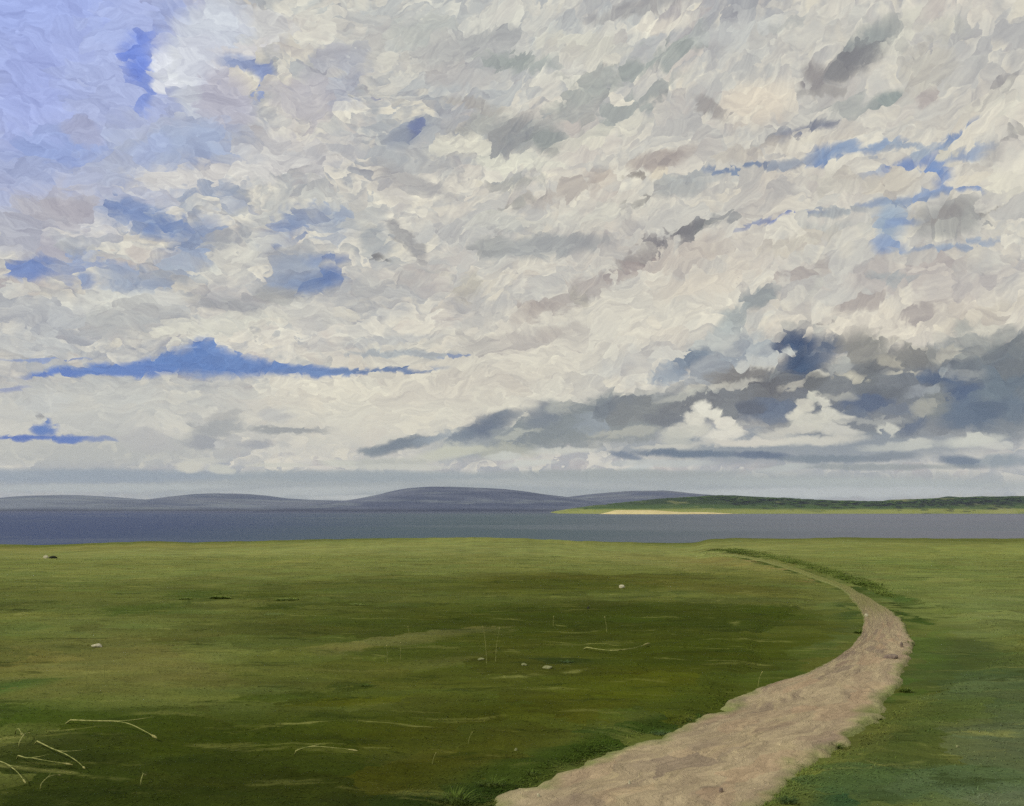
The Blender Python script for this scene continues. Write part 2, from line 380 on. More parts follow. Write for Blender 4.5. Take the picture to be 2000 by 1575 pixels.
(15.27,6.10,1.053,0.638,-2,(101, 106, 115),0.8,0.5,0),
(19.80,5.95,1.357,0.436,4,(110, 117, 127),0.7,0.5,0),
(28.37,5.56,1.297,0.638,9,(94, 108, 126),0.8,0.5,0),
(29.78,7.80,1.012,0.574,8,(119, 124, 127),0.8,0.5,0),
(25.19,5.72,0.818,0.479,-3,(168, 168, 158),0.8,0.5,0),
(27.17,7.54,1.325,0.265,3,(156, 160, 159),0.7,0.5,0),
(11.19,7.17,1.926,0.292,11,(186, 186, 176),0.7,0.5,0),
(7.95,7.40,1.963,0.229,9,(196, 195, 184),0.7,0.5,0),
(5.97,6.29,0.988,0.658,-1,(121, 128, 135),0.8,0.5,0),
(9.55,5.74,1.293,0.587,-1,(117, 121, 126),0.7,0.5,0),
(2.99,6.48,1.129,0.396,14,(176, 178, 170),0.7,0.5,0),
(0.33,4.67,1.658,0.264,10,(186, 188, 176),0.7,0.5,0),
(-3.30,3.67,1.978,0.296,4,(196, 197, 180),0.8,0.5,0),
(7.25,4.79,2.612,0.295,5,(184, 184, 172),0.7,0.5,0),
(11.30,4.90,1.404,0.583,-1,(208, 206, 192),0.9,0.5,0),
(12.13,6.18,0.700,0.615,-1,(226, 223, 208),1,0.3,0),
(12.88,5.90,0.601,0.516,-1,(222, 219, 204),1,0.3,0),
(11.54,5.48,0.766,0.518,-1,(218, 215, 200),1,0.3,0),
(13.50,5.25,0.754,0.450,-1,(220, 216, 202),1,0.3,0),
(14.17,4.85,0.687,0.353,-1,(212, 209, 195),0.95,0.4,0),
(10.69,4.98,0.705,0.455,-1,(206, 204, 191),0.9,0.4,0),
(13.35,4.54,1.573,0.449,9,(224, 220, 205),0.95,0.5,0),
(10.49,4.43,1.154,0.650,-1,(196, 196, 184),0.8,0.6,0),
(18.83,6.80,0.598,0.501,-3,(206, 205, 190),0.95,0.3,0),
(19.41,6.40,0.534,0.468,-2,(212, 210, 196),0.95,0.3,0),
(18.26,6.13,0.661,0.409,-2,(210, 207, 192),0.95,0.3,0),
(17.77,5.71,0.724,0.347,-2,(212, 209, 194),0.95,0.4,0),
(19.85,5.70,0.707,0.405,-2,(212, 210, 196),0.95,0.3,0),
(20.48,5.24,0.584,0.341,-2,(208, 206, 193),0.95,0.4,0),
(18.88,5.20,1.668,0.625,3,(208, 206, 192),0.95,0.5,0),
(20.33,4.63,1.342,0.310,-8,(208, 206, 194),0.9,0.5,0),
(15.17,4.05,3.702,0.287,1,(216, 211, 197),0.95,0.6,0),
(17.05,4.62,1.824,0.378,7,(206, 203, 190),0.85,0.6,0),
(19.12,4.09,2.960,0.374,1,(212, 209, 195),0.9,0.6,0),
(23.06,4.66,0.679,0.484,-26,(204, 204, 192),0.95,0.4,0),
(22.08,5.18,2.286,0.184,2,(168, 170, 166),0.8,0.6,0),
(24.54,3.70,1.102,0.359,7,(204, 204, 192),0.9,0.5,0),
(27.49,3.79,1.726,0.409,3,(206, 207, 195),0.95,0.5,0),
(28.77,3.46,1.018,0.232,-2,(206, 206, 196),0.8,0.6,0),
(23.69,3.61,2.504,0.302,3,(192, 194, 186),0.8,0.6,0),
(9.83,3.88,2.251,0.195,1,(204, 202, 190),0.8,0.6,0),
(3.30,3.67,2.309,0.263,2,(208, 208, 196),0.8,0.6,0),
(-0.50,3.28,1.190,0.330,0,(206, 208, 198),0.8,0.5,0),
(11.08,3.41,3.820,0.291,-1,(107, 121, 137),0.95,0.6,0),
(15.79,3.22,2.020,0.286,-4,(102, 115, 134),0.95,0.6,0),
(19.65,2.93,3.223,0.279,-1,(125, 136, 144),0.9,0.7,0),
(23.12,2.99,1.682,0.272,3,(129, 138, 146),0.85,0.7,0),
(26.90,2.60,1.574,0.383,-10,(111, 125, 141),0.95,0.6,0),
(28.97,2.64,1.518,0.404,-1,(143, 154, 160),0.85,0.7,0),
(7.24,3.26,1.300,0.262,-14,(117, 129, 145),0.9,0.7,0),
(21.81,2.43,6.807,0.214,-1,(149, 156, 155),0.8,0.7,0),
(9.47,2.81,3.854,0.260,-0,(192, 196, 191),0.8,0.6,0),
(16.98,2.41,1.817,0.251,6,(190, 194, 189),0.8,0.6,0),
(7.87,2.40,0.975,0.260,18,(200, 204, 199),0.9,0.5,0),
(-0.00,1.23,38.121,1.244,0,(168, 174, 171),0.95,0.5,0),
(-25.65,1.82,10.100,0.472,1,(152, 163, 171),0.9,0.6,0),
(-9.66,1.99,9.550,0.452,0,(157, 166, 168),0.85,0.7,0),
(-24.43,1.16,8.145,0.268,1,(186, 191, 185),0.9,0.6,0),
(-12.87,1.02,6.234,0.319,2,(188, 192, 186),0.85,0.7,0),
(2.60,1.53,8.502,0.262,-2,(180, 184, 179),0.7,0.7,0),
(21.57,1.42,10.174,0.365,-1,(182, 188, 182),0.85,0.7,0),
(20.05,0.91,11.495,0.367,-0,(194, 198, 193),0.95,0.6,0),
(6.50,2.17,8.424,0.326,-0,(162, 168, 165),0.8,0.7,0),
(-9.75,0.64,3.830,0.161,0,(198, 200, 193),0.8,0.7,0),
(-19.96,2.46,0.934,0.402,1,(208, 206, 192),0.95,0.4,0),
(-18.18,2.37,0.839,0.311,-10,(204, 204, 191),0.9,0.5,0),
(-19.09,2.85,1.476,0.249,1,(206, 205, 192),0.7,0.5,0),
(-14.84,2.66,2.160,0.159,1,(208, 207, 193),0.8,0.6,0),
(-11.09,2.80,1.273,0.226,1,(206, 206, 192),0.8,0.6,0),
(-7.21,2.60,3.897,0.196,0,(204, 204, 192),0.85,0.6,0),
(0.99,2.85,1.982,0.230,4,(206, 208, 198),0.8,0.6,0),
(-18.56,4.80,2.088,0.627,12,(164, 167, 167),0.9,0.7,1),
(-19.13,3.94,1.538,0.437,1,(161, 164, 167),0.9,0.7,0),
(-16.12,3.91,1.101,0.381,1,(161, 164, 168),0.8,0.7,0),
(-14.28,4.78,2.804,0.224,1,(156, 159, 159),0.9,0.6,0),
(-18.00,5.54,1.203,0.378,2,(178, 178, 174),0.8,0.7,1),
(-14.95,5.72,1.056,0.575,1,(190, 190, 186),0.8,0.4,0),
(-18.24,3.87,0.658,0.282,1,(200, 200, 194),0.8,0.5,0),
(-22.32,4.01,1.712,0.790,-10,(184, 184, 182),0.7,0.6,1),
(-24.12,6.68,2.502,0.604,3,(194, 195, 190),0.7,0.7,1),
(-28.12,5.87,1.556,0.701,3,(200, 202, 198),0.6,0.7,1),
(-27.72,8.42,2.897,0.088,7,(138, 154, 191),0.9,1,0),
(-25.23,7.96,4.383,0.329,5,(107, 135, 191),1,0.7,0),
(-27.44,7.73,1.587,0.205,8,(105, 131, 191),0.95,0.8,0),
(-21.34,8.48,3.201,0.646,8,(104, 133, 191),1,0.7,0),
(-18.68,8.62,3.604,0.814,1,(105, 135, 189),1,0.7,0),
(-19.60,9.70,0.900,0.742,18,(103, 133, 189),1,0.8,0),
(-19.62,9.17,2.203,0.685,3,(105, 135, 189),1,0.8,0),
(-21.66,8.71,2.323,0.460,10,(105, 135, 189),1,0.8,0),
(-16.89,8.96,2.574,0.475,-5,(109, 137, 188),1,0.8,0),
(-23.63,8.28,2.535,0.393,8,(105, 133, 189),1,0.8,0),
(-14.08,8.69,2.832,0.385,-2,(111, 137, 185),1,0.9,0),
(-18.60,9.63,0.904,0.439,-16,(111, 139, 190),1,0.8,0),
(-15.32,8.64,3.422,0.510,-2,(107, 135, 186),1,0.7,0),
(-11.84,8.54,4.162,0.259,2,(112, 137, 181),1,0.8,0),
(-7.96,8.74,3.607,0.196,3,(112, 133, 168),0.95,0.9,0),
(-6.99,9.80,4.289,0.262,1,(169, 175, 178),0.9,0.5,0),
(-3.68,9.70,1.535,0.099,1,(138, 153, 181),0.9,0.6,0),
(-29.72,6.73,0.860,0.172,11,(149, 158, 189),0.8,1,0),
(-27.95,4.48,0.674,0.467,2,(103, 131, 187),1,0.7,0),
(-28.51,3.93,2.458,0.203,2,(98, 123, 185),1,0.7,0),
(-26.71,3.93,1.588,0.236,2,(103, 129, 187),1,0.8,0),
(-24.83,3.94,0.983,0.180,2,(133, 148, 183),0.9,0.9,0),
(-28.00,5.23,0.311,0.175,3,(133, 134, 139),0.6,0.7,0),
]
SUN_EL, SUN_AZ = 42.0, -115.0        # sun high at the left, a little behind the viewer
world = bpy.data.worlds.new('World'); scene.world = world; world.use_nodes = True
STR = 0.1
g = G(world.node_tree)
SKYGAIN = 1.0
def build_sky(g):
    d = g.n('ShaderNodeTexCoord').outputs['Generated']
    x, y, z = g.sep(d)
    az = g.m('MULTIPLY', g.m('ARCTAN2', x, y), 180/math.pi)
    el = g.m('MULTIPLY', g.m('ARCSINE', z), 180/math.pi)
    P = g.xyz(az, el)
    # cloud streets fan out from the left: slanted coordinate
    fan = g.m('MULTIPLY_ADD', g.m('SMOOTH_MAX', g.m('ADD', az, 6.0), 0.0, 8.0), 0.016, 1.0)
    q = g.m('DIVIDE', el, fan)
    Q = g.xyz(az, q)
    w2 = g.cnoise(Q, .30, 2, 4.4)
    w3 = g.cnoise(g.v('MULTIPLY', Q, (.8, 1.4, 1)), 2.2, 3, .42)
    S1 = (.30, .95, 1.0); S2 = (.64, 1.9, 1.0)
    V1 = g.v('MULTIPLY', g.v('ADD', g.v('ADD', Q, w2), w3), S1)
    c1 = g.voro(V1)
    o1 = g.sc(g.v('DIVIDE', g.v('SUBTRACT', c1.outputs['Position'], V1), S1), .40)
    Q2 = g.v('ADD', Q, o1)
    V2 = g.v('MULTIPLY', g.v('ADD', Q2, g.v('ADD', w3, g.sc(w2, .75))), S2)
    c2 = g.voro(V2)
    o2 = g.sc(g.v('DIVIDE', g.v('SUBTRACT', c2.outputs['Position'], V2), S2), .62)
    off = g.v('ADD', o1, o2)
    ox, oy, _ = g.sep(off)
    near = g.mr(el, 3.3, 8.5); calm = g.mr(el, 3.0, 11.0); puff = g.mr(el, 2.6, 5.0)      # strokes calm down to the horizon
    Pe = g.v('ADD', P, g.xyz(g.m('MULTIPLY', ox, g.m('MULTIPLY_ADD', calm, .65, .35)), g.m('MULTIPLY', g.m('MULTIPLY', oy, fan), g.m('MULTIPLY_ADD', calm, .8, .2))))
    f1 = g.cnoise(g.v('MULTIPLY', Pe, (1, 1.3, 1)), .9, 4, 1.0, .6)
    f1 = g.v('MULTIPLY', f1, g.xyz(1.0, g.m('MULTIPLY_ADD', puff, .8, .2), 0.0))
    PA = g.v('ADD', g.v('ADD', g.sc(Pe, .45), g.sc(P, .55)), g.sc(f1, 1.25))      # tidy edges
    PB = g.v('ADD', g.v('ADD', g.sc(Pe, .75), g.sc(P, .25)), g.sc(f1, 2.2))                                          # ragged edges
    def polys(p):
        a, b, _ = g.sep(p)
        return g.xyz(g.m('MULTIPLY', a, a), g.m('MULTIPLY', a, b), g.m('MULTIPLY', b, b)), g.xyz(a, b, 1.0)
    PQ = [polys(PA), polys(PB)]
    # overall cloud cover
    Qe = g.v('ADD', Q, off)
    n1 = g.noise(g.v('MULTIPLY', Qe, (.11, .34, 1)), 1.0, 4, .55).outputs[0]
    n2 = g.noise(g.v('MULTIPLY', Qe, (.2, .5, 1)), 1.0, 3, .55).outputs['Color']
    n2x, n2y, n2z = g.sep(n2)
    nish = g.n('ShaderNodeTexSky', sky_type='NISHITA', sun_disc=False, sun_elevation=R(SUN_EL), sun_rotation=R(SUN_AZ)).outputs[0]
    blue = g.mix(.35, tuple(k/STR for k in lin((124, 150, 214))) + (1,), nish)
    L = lambda c: tuple(k/STR for k in lin(c)) + (1,)
    base = g.mix(g.mr(n1, .39, .60), L((170, 173, 177)), L((221, 217, 204)))
    base = g.mix(g.mr(n2y, .49, .62, 0, .85), base, L((171, 175, 178)))
    base = g.mix(g.mr(n2z, .52, .7, 0, .6), base, L((188, 179, 176)))
    base = g.mix(g.mr(n2x, .54, .7, 0, .85), base, L((225, 219, 201)))
    wide = g.mix(g.mr(n1, .3, .42), blue, base)                # open blue only where the cover thins
    horizon = g.mr(el, 3.2, 1.2)
    # stroke character
    j1 = g.sep(c1.outputs['Color']); j2 = g.sep(c2.outputs['Color'])
    a1 = g.m('MULTIPLY_ADD', g.m('SUBTRACT', j2[0], .5), 1.5, g.m('MULTIPLY_ADD', g.mr(az, -20, 10), .3, g.m('MULTIPLY', g.m('SUBTRACT', j1[1], .5), .9)))
    a1 = g.m('MULTIPLY', a1, near)
    loc = g.v('SUBTRACT', g.v('ADD', Q2, g.cnoise(Q, .8, 1, .5)), (0, 0, 0))
    ca, sa = g.m('COSINE', a1), g.m('SINE', a1)
    cs = g.v('DIVIDE', c2.outputs['Position'], S2)
    lx, ly, _ = g.sep(g.v('SUBTRACT', g.v('DIVIDE', V2, S2), cs))
    u = g.m('ADD', g.m('MULTIPLY', lx, ca), g.m('MULTIPLY', ly, sa))
    v = g.m('SUBTRACT', g.m('MULTIPLY', ly, ca), g.m('MULTIPLY', lx, sa))
    br = g.noise(g.xyz(g.m('MULTIPLY', u, .7), g.m('MULTIPLY', v, 7.5), g.m('MULTIPLY', j2[2], 40.0)), 1.0, 2.0, .6, .3).outputs[0]
    grain = g.noise(g.v('MULTIPLY', P, (5, 9, 1)), 1.0, 2, .6).outputs[0]
    edge = g.mr(c2.outputs['Distance'], .42, .75, 0, 1)
    br2 = g.noise(g.xyz(g.m('MULTIPLY', u, .35), g.m('MULTIPLY', v, 2.4), g.m('MULTIPLY', j2[0], 40.0)), 1.0, 1.0, .6, .2).outputs[0]
    ridge = g.mr(g.voro(V2, feature='DISTANCE_TO_EDGE').outputs['Distance'], .0, .07, 1.0, 0.0)
    ridge = g.m('MULTIPLY', g.m('MULTIPLY', ridge, near), g.mr(g.noise(Q, 1.1, 2).outputs[0], .42, .62, -.5, 1.0))
    val = g.m('MULTIPLY_ADD', g.m('SUBTRACT', br, .5), g.m('MULTIPLY_ADD', near, .30, .12), 1.0)
    val = g.m('MULTIPLY_ADD', g.m('SUBTRACT', br2, .5), g.m('MULTIPLY_ADD', near, .26, .06), val)
    val = g.m('MULTIPLY_ADD', ridge, .09, val)
    val = g.m('MULTIPLY_ADD', g.m('SUBTRACT', j1[0], .5), g.m('MULTIPLY', near, .08), val)
    val = g.m('MULTIPLY_ADD', g.m('SUBTRACT', j2[1], .5), g.m('MULTIPLY', near, .12), val)
    val = g.m('MULTIPLY_ADD', g.m('SUBTRACT', grain, .5), .10, val)
    val = g.m('MULTIPLY', val, SKYGAIN)
    valc = g.xyz(val, val, g.m('POWER', val, .8))
    mask = g.m('MULTIPLY', g.mr(g.noise(Q, .22, 2).outputs[0], .38, .62, .3, 1.1), g.mr(az, -30, -12, .45, 1.0))
    val = g.m('MULTIPLY_ADD', g.m('SUBTRACT', val, 1.0), mask, 1.0)
    near = g.m('MULTIPLY', near, mask)
    tint = g.m('MULTIPLY', g.mr(j1[2], .62, .8, 0, .38), near); crm = g.m('MULTIPLY', g.mr(j2[2], .7, .9, 0, .4), near)
    def shade(c):
        c = g.mix(tint, c, g.mix(1.0, c, (.80, .77, .80, 1), 'MULTIPLY'))
        c = g.mix(crm, c, g.mix(1.0, c, (1.10, 1.09, 1.06, 1), 'MULTIPLY'))
        return g.n('ShaderNodeBackground', (g.mix(1.0, c, valc, 'MULTIPLY'), STR)).outputs[0]
    paz, pel, _ = g.sep(P)
    def cell(a0, a1_, e0, e1):
        c = base; todo = []; own = 1 + 1e-5*(2 + AZ.index(a0)*7 + EL.index(e0))      # keeps each cell's patches apart when the shader is compiled
        PADA, PADE = 2.6, 1.9
        for cx, cy, a, b, ang, tone, cover, soft, rag in CLOUDS:
            ca_, sa_ = abs(math.cos(R(ang))), abs(math.sin(R(ang)))
            hx = a*ca_ + b*sa_ + PADA; hy = a*sa_ + b*ca_ + PADE
            if cx + hx < a0 or cx - hx > a1_ or cy + hy < e0 or cy - hy > e1: continue
            todo.append((quad(a, b, ang, cx, cy), soft, cover, tone, rag))
        for i in range(0, len(todo), 14):
            c = grouped(g, c, [PQ[0][0], PQ[0][1], PQ[1][0], PQ[1][1]], [(tuple(k*own for k in k2), tuple(k*own for k in k1), 1.0 + .5*soft, max(0.0, (1 - soft))**2*.9, cover, L(tone), rag) for (k2, k1), soft, cover, tone, rag in todo[i:i+14]])
        return shade(c)
    AZ = [-48, -24, -16, -8, 0, 8, 16, 24, 48]; EL = [-1, 4.5, 9, 16, 23, 42]
    def column(i):
        s = cell(AZ[i], AZ[i+1], EL[0], EL[1])
        for k in range(1, len(EL)-1):
            s2 = cell(AZ[i], AZ[i+1], EL[k], EL[k+1])
            s = g.n('ShaderNodeMixShader', (g.m('GREATER_THAN', pel, EL[k]), s, s2)).outputs[0]
        return s
    s = column(0)
    for i in range(1, len(AZ)-1):
        s = g.n('ShaderNodeMixShader', (g.m('GREATER_THAN', paz, AZ[i]), s, column(i))).outputs[0]
    rest = shade(g.mix(horizon, wide, L((176, 181, 184))))
    ins = g.m('MULTIPLY', g.m('LESS_THAN', g.m('ABSOLUTE', paz), 48.0), g.m('MULTIPLY', g.m('LESS_THAN', pel, 42.0), g.m('GREATER_THAN', pel, -1.0)))
    s = g.n('ShaderNodeMixShader', (ins, rest, s)).outputs[0]
    g.n('ShaderNodeOutputWorld', (s,))
build_sky(g)
world.cycles.sampling_method = 'MANUAL'; world.cycles.sample_map_resolution = 256

# ------------------------------------------------------------------ sun and exposure
sun_d = bpy.data.lights.new('sun', 'SUN'); sun_d.energy = 2.2; sun_d.angle = R(3.0); sun_d.color = (1, .95, .86)
sun = bpy.data.objects.new('sun', sun_d); col.objects.link(sun)
sa, se = R(SUN_AZ), R(SUN_EL)
to_sun = Vector((math.sin(sa)*math.cos(se), math.cos(sa)*math.cos(se), math.sin(se)))
sun.rotation_euler = to_sun.to_track_quat('Z', 'Y').to_euler()
vs = scene.view_settings
vs.view_transform = 'Standard'; vs.look = 'None'; vs.exposure = 0.0; vs.gamma = 1.0; vs.use_curve_mapping = False
scene.cycles.use_adaptive_sampling = True; scene.cycles.adaptive_threshold = 0.02
scene.cycles.use_denoising = False
scene.cycles.max_bounces = 4; scene.cycles.diffuse_bounces = 2; scene.cycles.glossy_bounces = 2; scene.cycles.volume_bounces = 1

# ------------------------------------------------------------------ numeric noise
def _h(ix, iy, seed):
    n = (ix.astype(np.int64)*374761393 + iy.astype(np.int64)*668265263 + seed*69069) & 0x7fffffff
    n = ((n ^ (n >> 13))*1274126177) & 0x7fffffff
    return ((n ^ (n >> 16)) & 0xffff)/65535.0
def vnoise(x, y, seed=0):
    ix, iy = np.floor(x), np.floor(y); fx, fy = x-ix, y-iy
    fx = fx*fx*(3-2*fx); fy = fy*fy*(3-2*fy)
    a, b = _h(ix, iy, seed), _h(ix+1, iy, seed); c, d = _h(ix, iy+1, seed), _h(ix+1, iy+1, seed)
    return (a*(1-fx)+b*fx)*(1-fy) + (c*(1-fx)+d*fx)*fy - .5
def fbm(x, y, o=3, seed=0):
    r = 0; k = 1.0
    for i in range(o): r = r + vnoise(x*2**i+17*i, y*2**i+31*i, seed+i)*k; k *= .5
    return r
def sstep(a, b, x):
    t = np.clip((x-a)/(b-a), 0, 1); return t*t*(3-2*t)

# ------------------------------------------------------------------ land form
PATH_L = np.array([(-34, 2.4), (-22, 3.0), (-14, 3.9), (-9, 5.1), (-5.6, 6.5), (-2.9, 8.2), (-0.463, 9.871), (0.029, 10.596), (0.498, 11.227), (0.928, 11.941), (1.389, 12.49), (2.207, 13.208), (3.255, 14.569), (4.14, 16.076), (5.535, 17.617), (6.487, 18.925), (7.647, 20.739), (9.043, 23.505), (10.378, 26.762), (11.552, 30.27), (12.563, 33.829), (13.305, 36.635), (13.81, 40.519), (14.378, 45.157), (14.828, 50.111), (14.944, 54.676), (14.508, 59.224), (13.382, 61.797)])
PATH_R = np.array([(-34, -0.2), (-22, 0.6), (-13, 1.7), (-7.4, 3.1), (-3, 5.2), (-0.1, 7.6), (2.482, 9.871), (2.918, 10.596), (3.315, 11.185), (3.598, 11.663), (4.505, 12.811), (5.461, 13.985), (6.678, 16.076), (8.21, 18.925), (9.556, 21.746), (10.787, 24.812), (11.619, 27.396), (12.244, 29.956), (12.889, 32.676), (13.363, 34.855), (13.913, 37.595), (14.365, 41.249), (14.957, 46.142), (15.439, 51.374), (15.505, 56.02), (14.989, 60.612), (13.768, 63.239)])
EDGE = np.array([(-70.29, -0.49), (-50.22, -0.341), (-45.69, -0.44), (-42.18, -0.291), (-35.16, -0.093), (-31.14, -0.192), (-22.11, 0.007), (-18.09, 0.106), (-12.06, 0.206), (-6.03, 0.305), (-2.01, 0.255), (2.01, 0.156), (5.02, 0.007), (10.05, -0.142), (15.07, -0.242), (18.08, -0.192), (19.35, 0.106), (21.11, 0.206), (28.14, 0.206), (32.17, 0.305), (40.2, 0.206), (50.25, 0.206), (70.34, 0.007)])
WATER = -16.8
def curve(pts, n):
    """Catmull-Rom through pts, n samples"""
    p = np.vstack([2*pts[0]-pts[1], pts, 2*pts[-1]-pts[-2]]); m = len(pts)-1
    t = np.linspace(0, m-1e-6, n); i = t.astype(int); f = (t-i)[:, None]
    a, b, c, d = p[i], p[i+1], p[i+2], p[i+3]
    return .5*((2*b)+(c-a)*f+(2*a-5*b+4*c-d)*f*f+(3*b-a-3*c+d)*f**3)
PN = 600
CL, CR = curve(PATH_L, PN), curve(PATH_R, PN)
CM = (CL+CR)/2; CW = np.linalg.norm(CL-CR, axis=1)/2
def path_dist(x, y):
    """signed measure: <0 on the path, metres from its edge outside"""
    x = np.asarray(x, float); y = np.asarray(y, float); out = np.full(x.shape, 9.0)
    m = (x > -36) & (x < 24) & (y > -3) & (y < 72)
    if m.any():
        xs, ys = x[m], y[m]; best = np.full(xs.shape, 1e9)
        for k in range(0, PN, 3):
            best = np.minimum(best, np.hypot(xs-CM[k, 0], ys-CM[k, 1]) - CW[k]*.92)
        out[m] = best
    return out
def terrain(x, y, pd=None):
    if pd is None: pd = path_dist(x, y)
    z = .16*fbm(x/11, y/14, 2, 3) + .05*fbm(x/2.3, y/2.8, 3, 5)
    fine = .03*fbm(x/.5, y/.55, 2, 9) + .012*fbm(x/.15, y/.17, 1, 12)
    off = sstep(-.1, .35, pd)
    z = z*(.25+.75*sstep(0, 2.5, pd)) + fine*off
    z = z - .07*(1-off)                                           # trodden hollow
    xe = x*88/np.maximum(y, 60)
    ez = np.interp(xe, EDGE[:, 0], EDGE[:, 1]) + .06*fbm(xe/1.3, y*0+3.0, 3, 40)
    t = sstep(38, 86, y)
    z = z*(1-.8*t) + ez*t
    d = np.maximum(y-88, 0)
    return np.maximum(z - .02*d*d, WATER-3.0) + .0*z

def mesh_obj(name, verts, faces, mat=None, parent=None, smooth=True, loc=None):
    me = bpy.data.meshes.new(name)
    verts = np.asarray(verts, dtype=np.float32).reshape(-1, 3); 
    if isinstance(faces, np.ndarray):
        nf, k = faces.shape
        me.vertices.add(len(verts)); me.vertices.foreach_set('co', verts.ravel())
        me.loops.add(nf*k); me.loops.foreach_set('vertex_index', faces.astype(np.int32).ravel())
        me.polygons.add(nf); me.polygons.foreach_set('loop_start', np.arange(0, nf*k, k, dtype=np.int32))
        me.update(calc_edges=True)
    else:
        me.from_pydata([tuple(map(float, v)) for v in verts], [], faces); me.update()
    if smooth: me.polygons.foreach_set('use_smooth', np.ones(len(me.polygons), dtype=bool))
    o = bpy.data.objects.new(name, me); col.objects.link(o)
    if mat: me.materials.append(mat)
    if parent: o.parent = parent
    if loc is not None: o.location = loc
    return o
def grid_faces(nr, nc):
    i = np.arange(nr-1)[:, None]*nc + np.arange(nc-1)[None, :]; i = i.ravel()
    return np.stack([i, i+1, i+nc+1, i+nc], 1)
def tag(o, label=None, cat=None, group=None, kind=None):
    for k, v in (('label', label), ('category', cat), ('group', group), ('kind', kind)):
        if v: o[k] = v
    return o
def new_mat(name):
    m = bpy.data.materials.new(name); m.use_nodes = True
    return m, G(m.node_tree)
def finish(g, colr, rough=.9, spec=.15, bump=None, bstr=.3, bdist=.05, extra=None):
    ins = {'Base Color': colr, 'Roughness': rough, 'Specular IOR Level': spec}
    if extra: ins.update(extra)
    if bump is not None:
        ins['Normal'] = g.n('ShaderNodeBump', {'Strength': bstr, 'Distance': bdist, 'Height': bump}).outputs[0]
    b = g.n('ShaderNodeBsdfPrincipled', ins)
    g.n('ShaderNodeOutputMaterial', (b.outputs[0],))

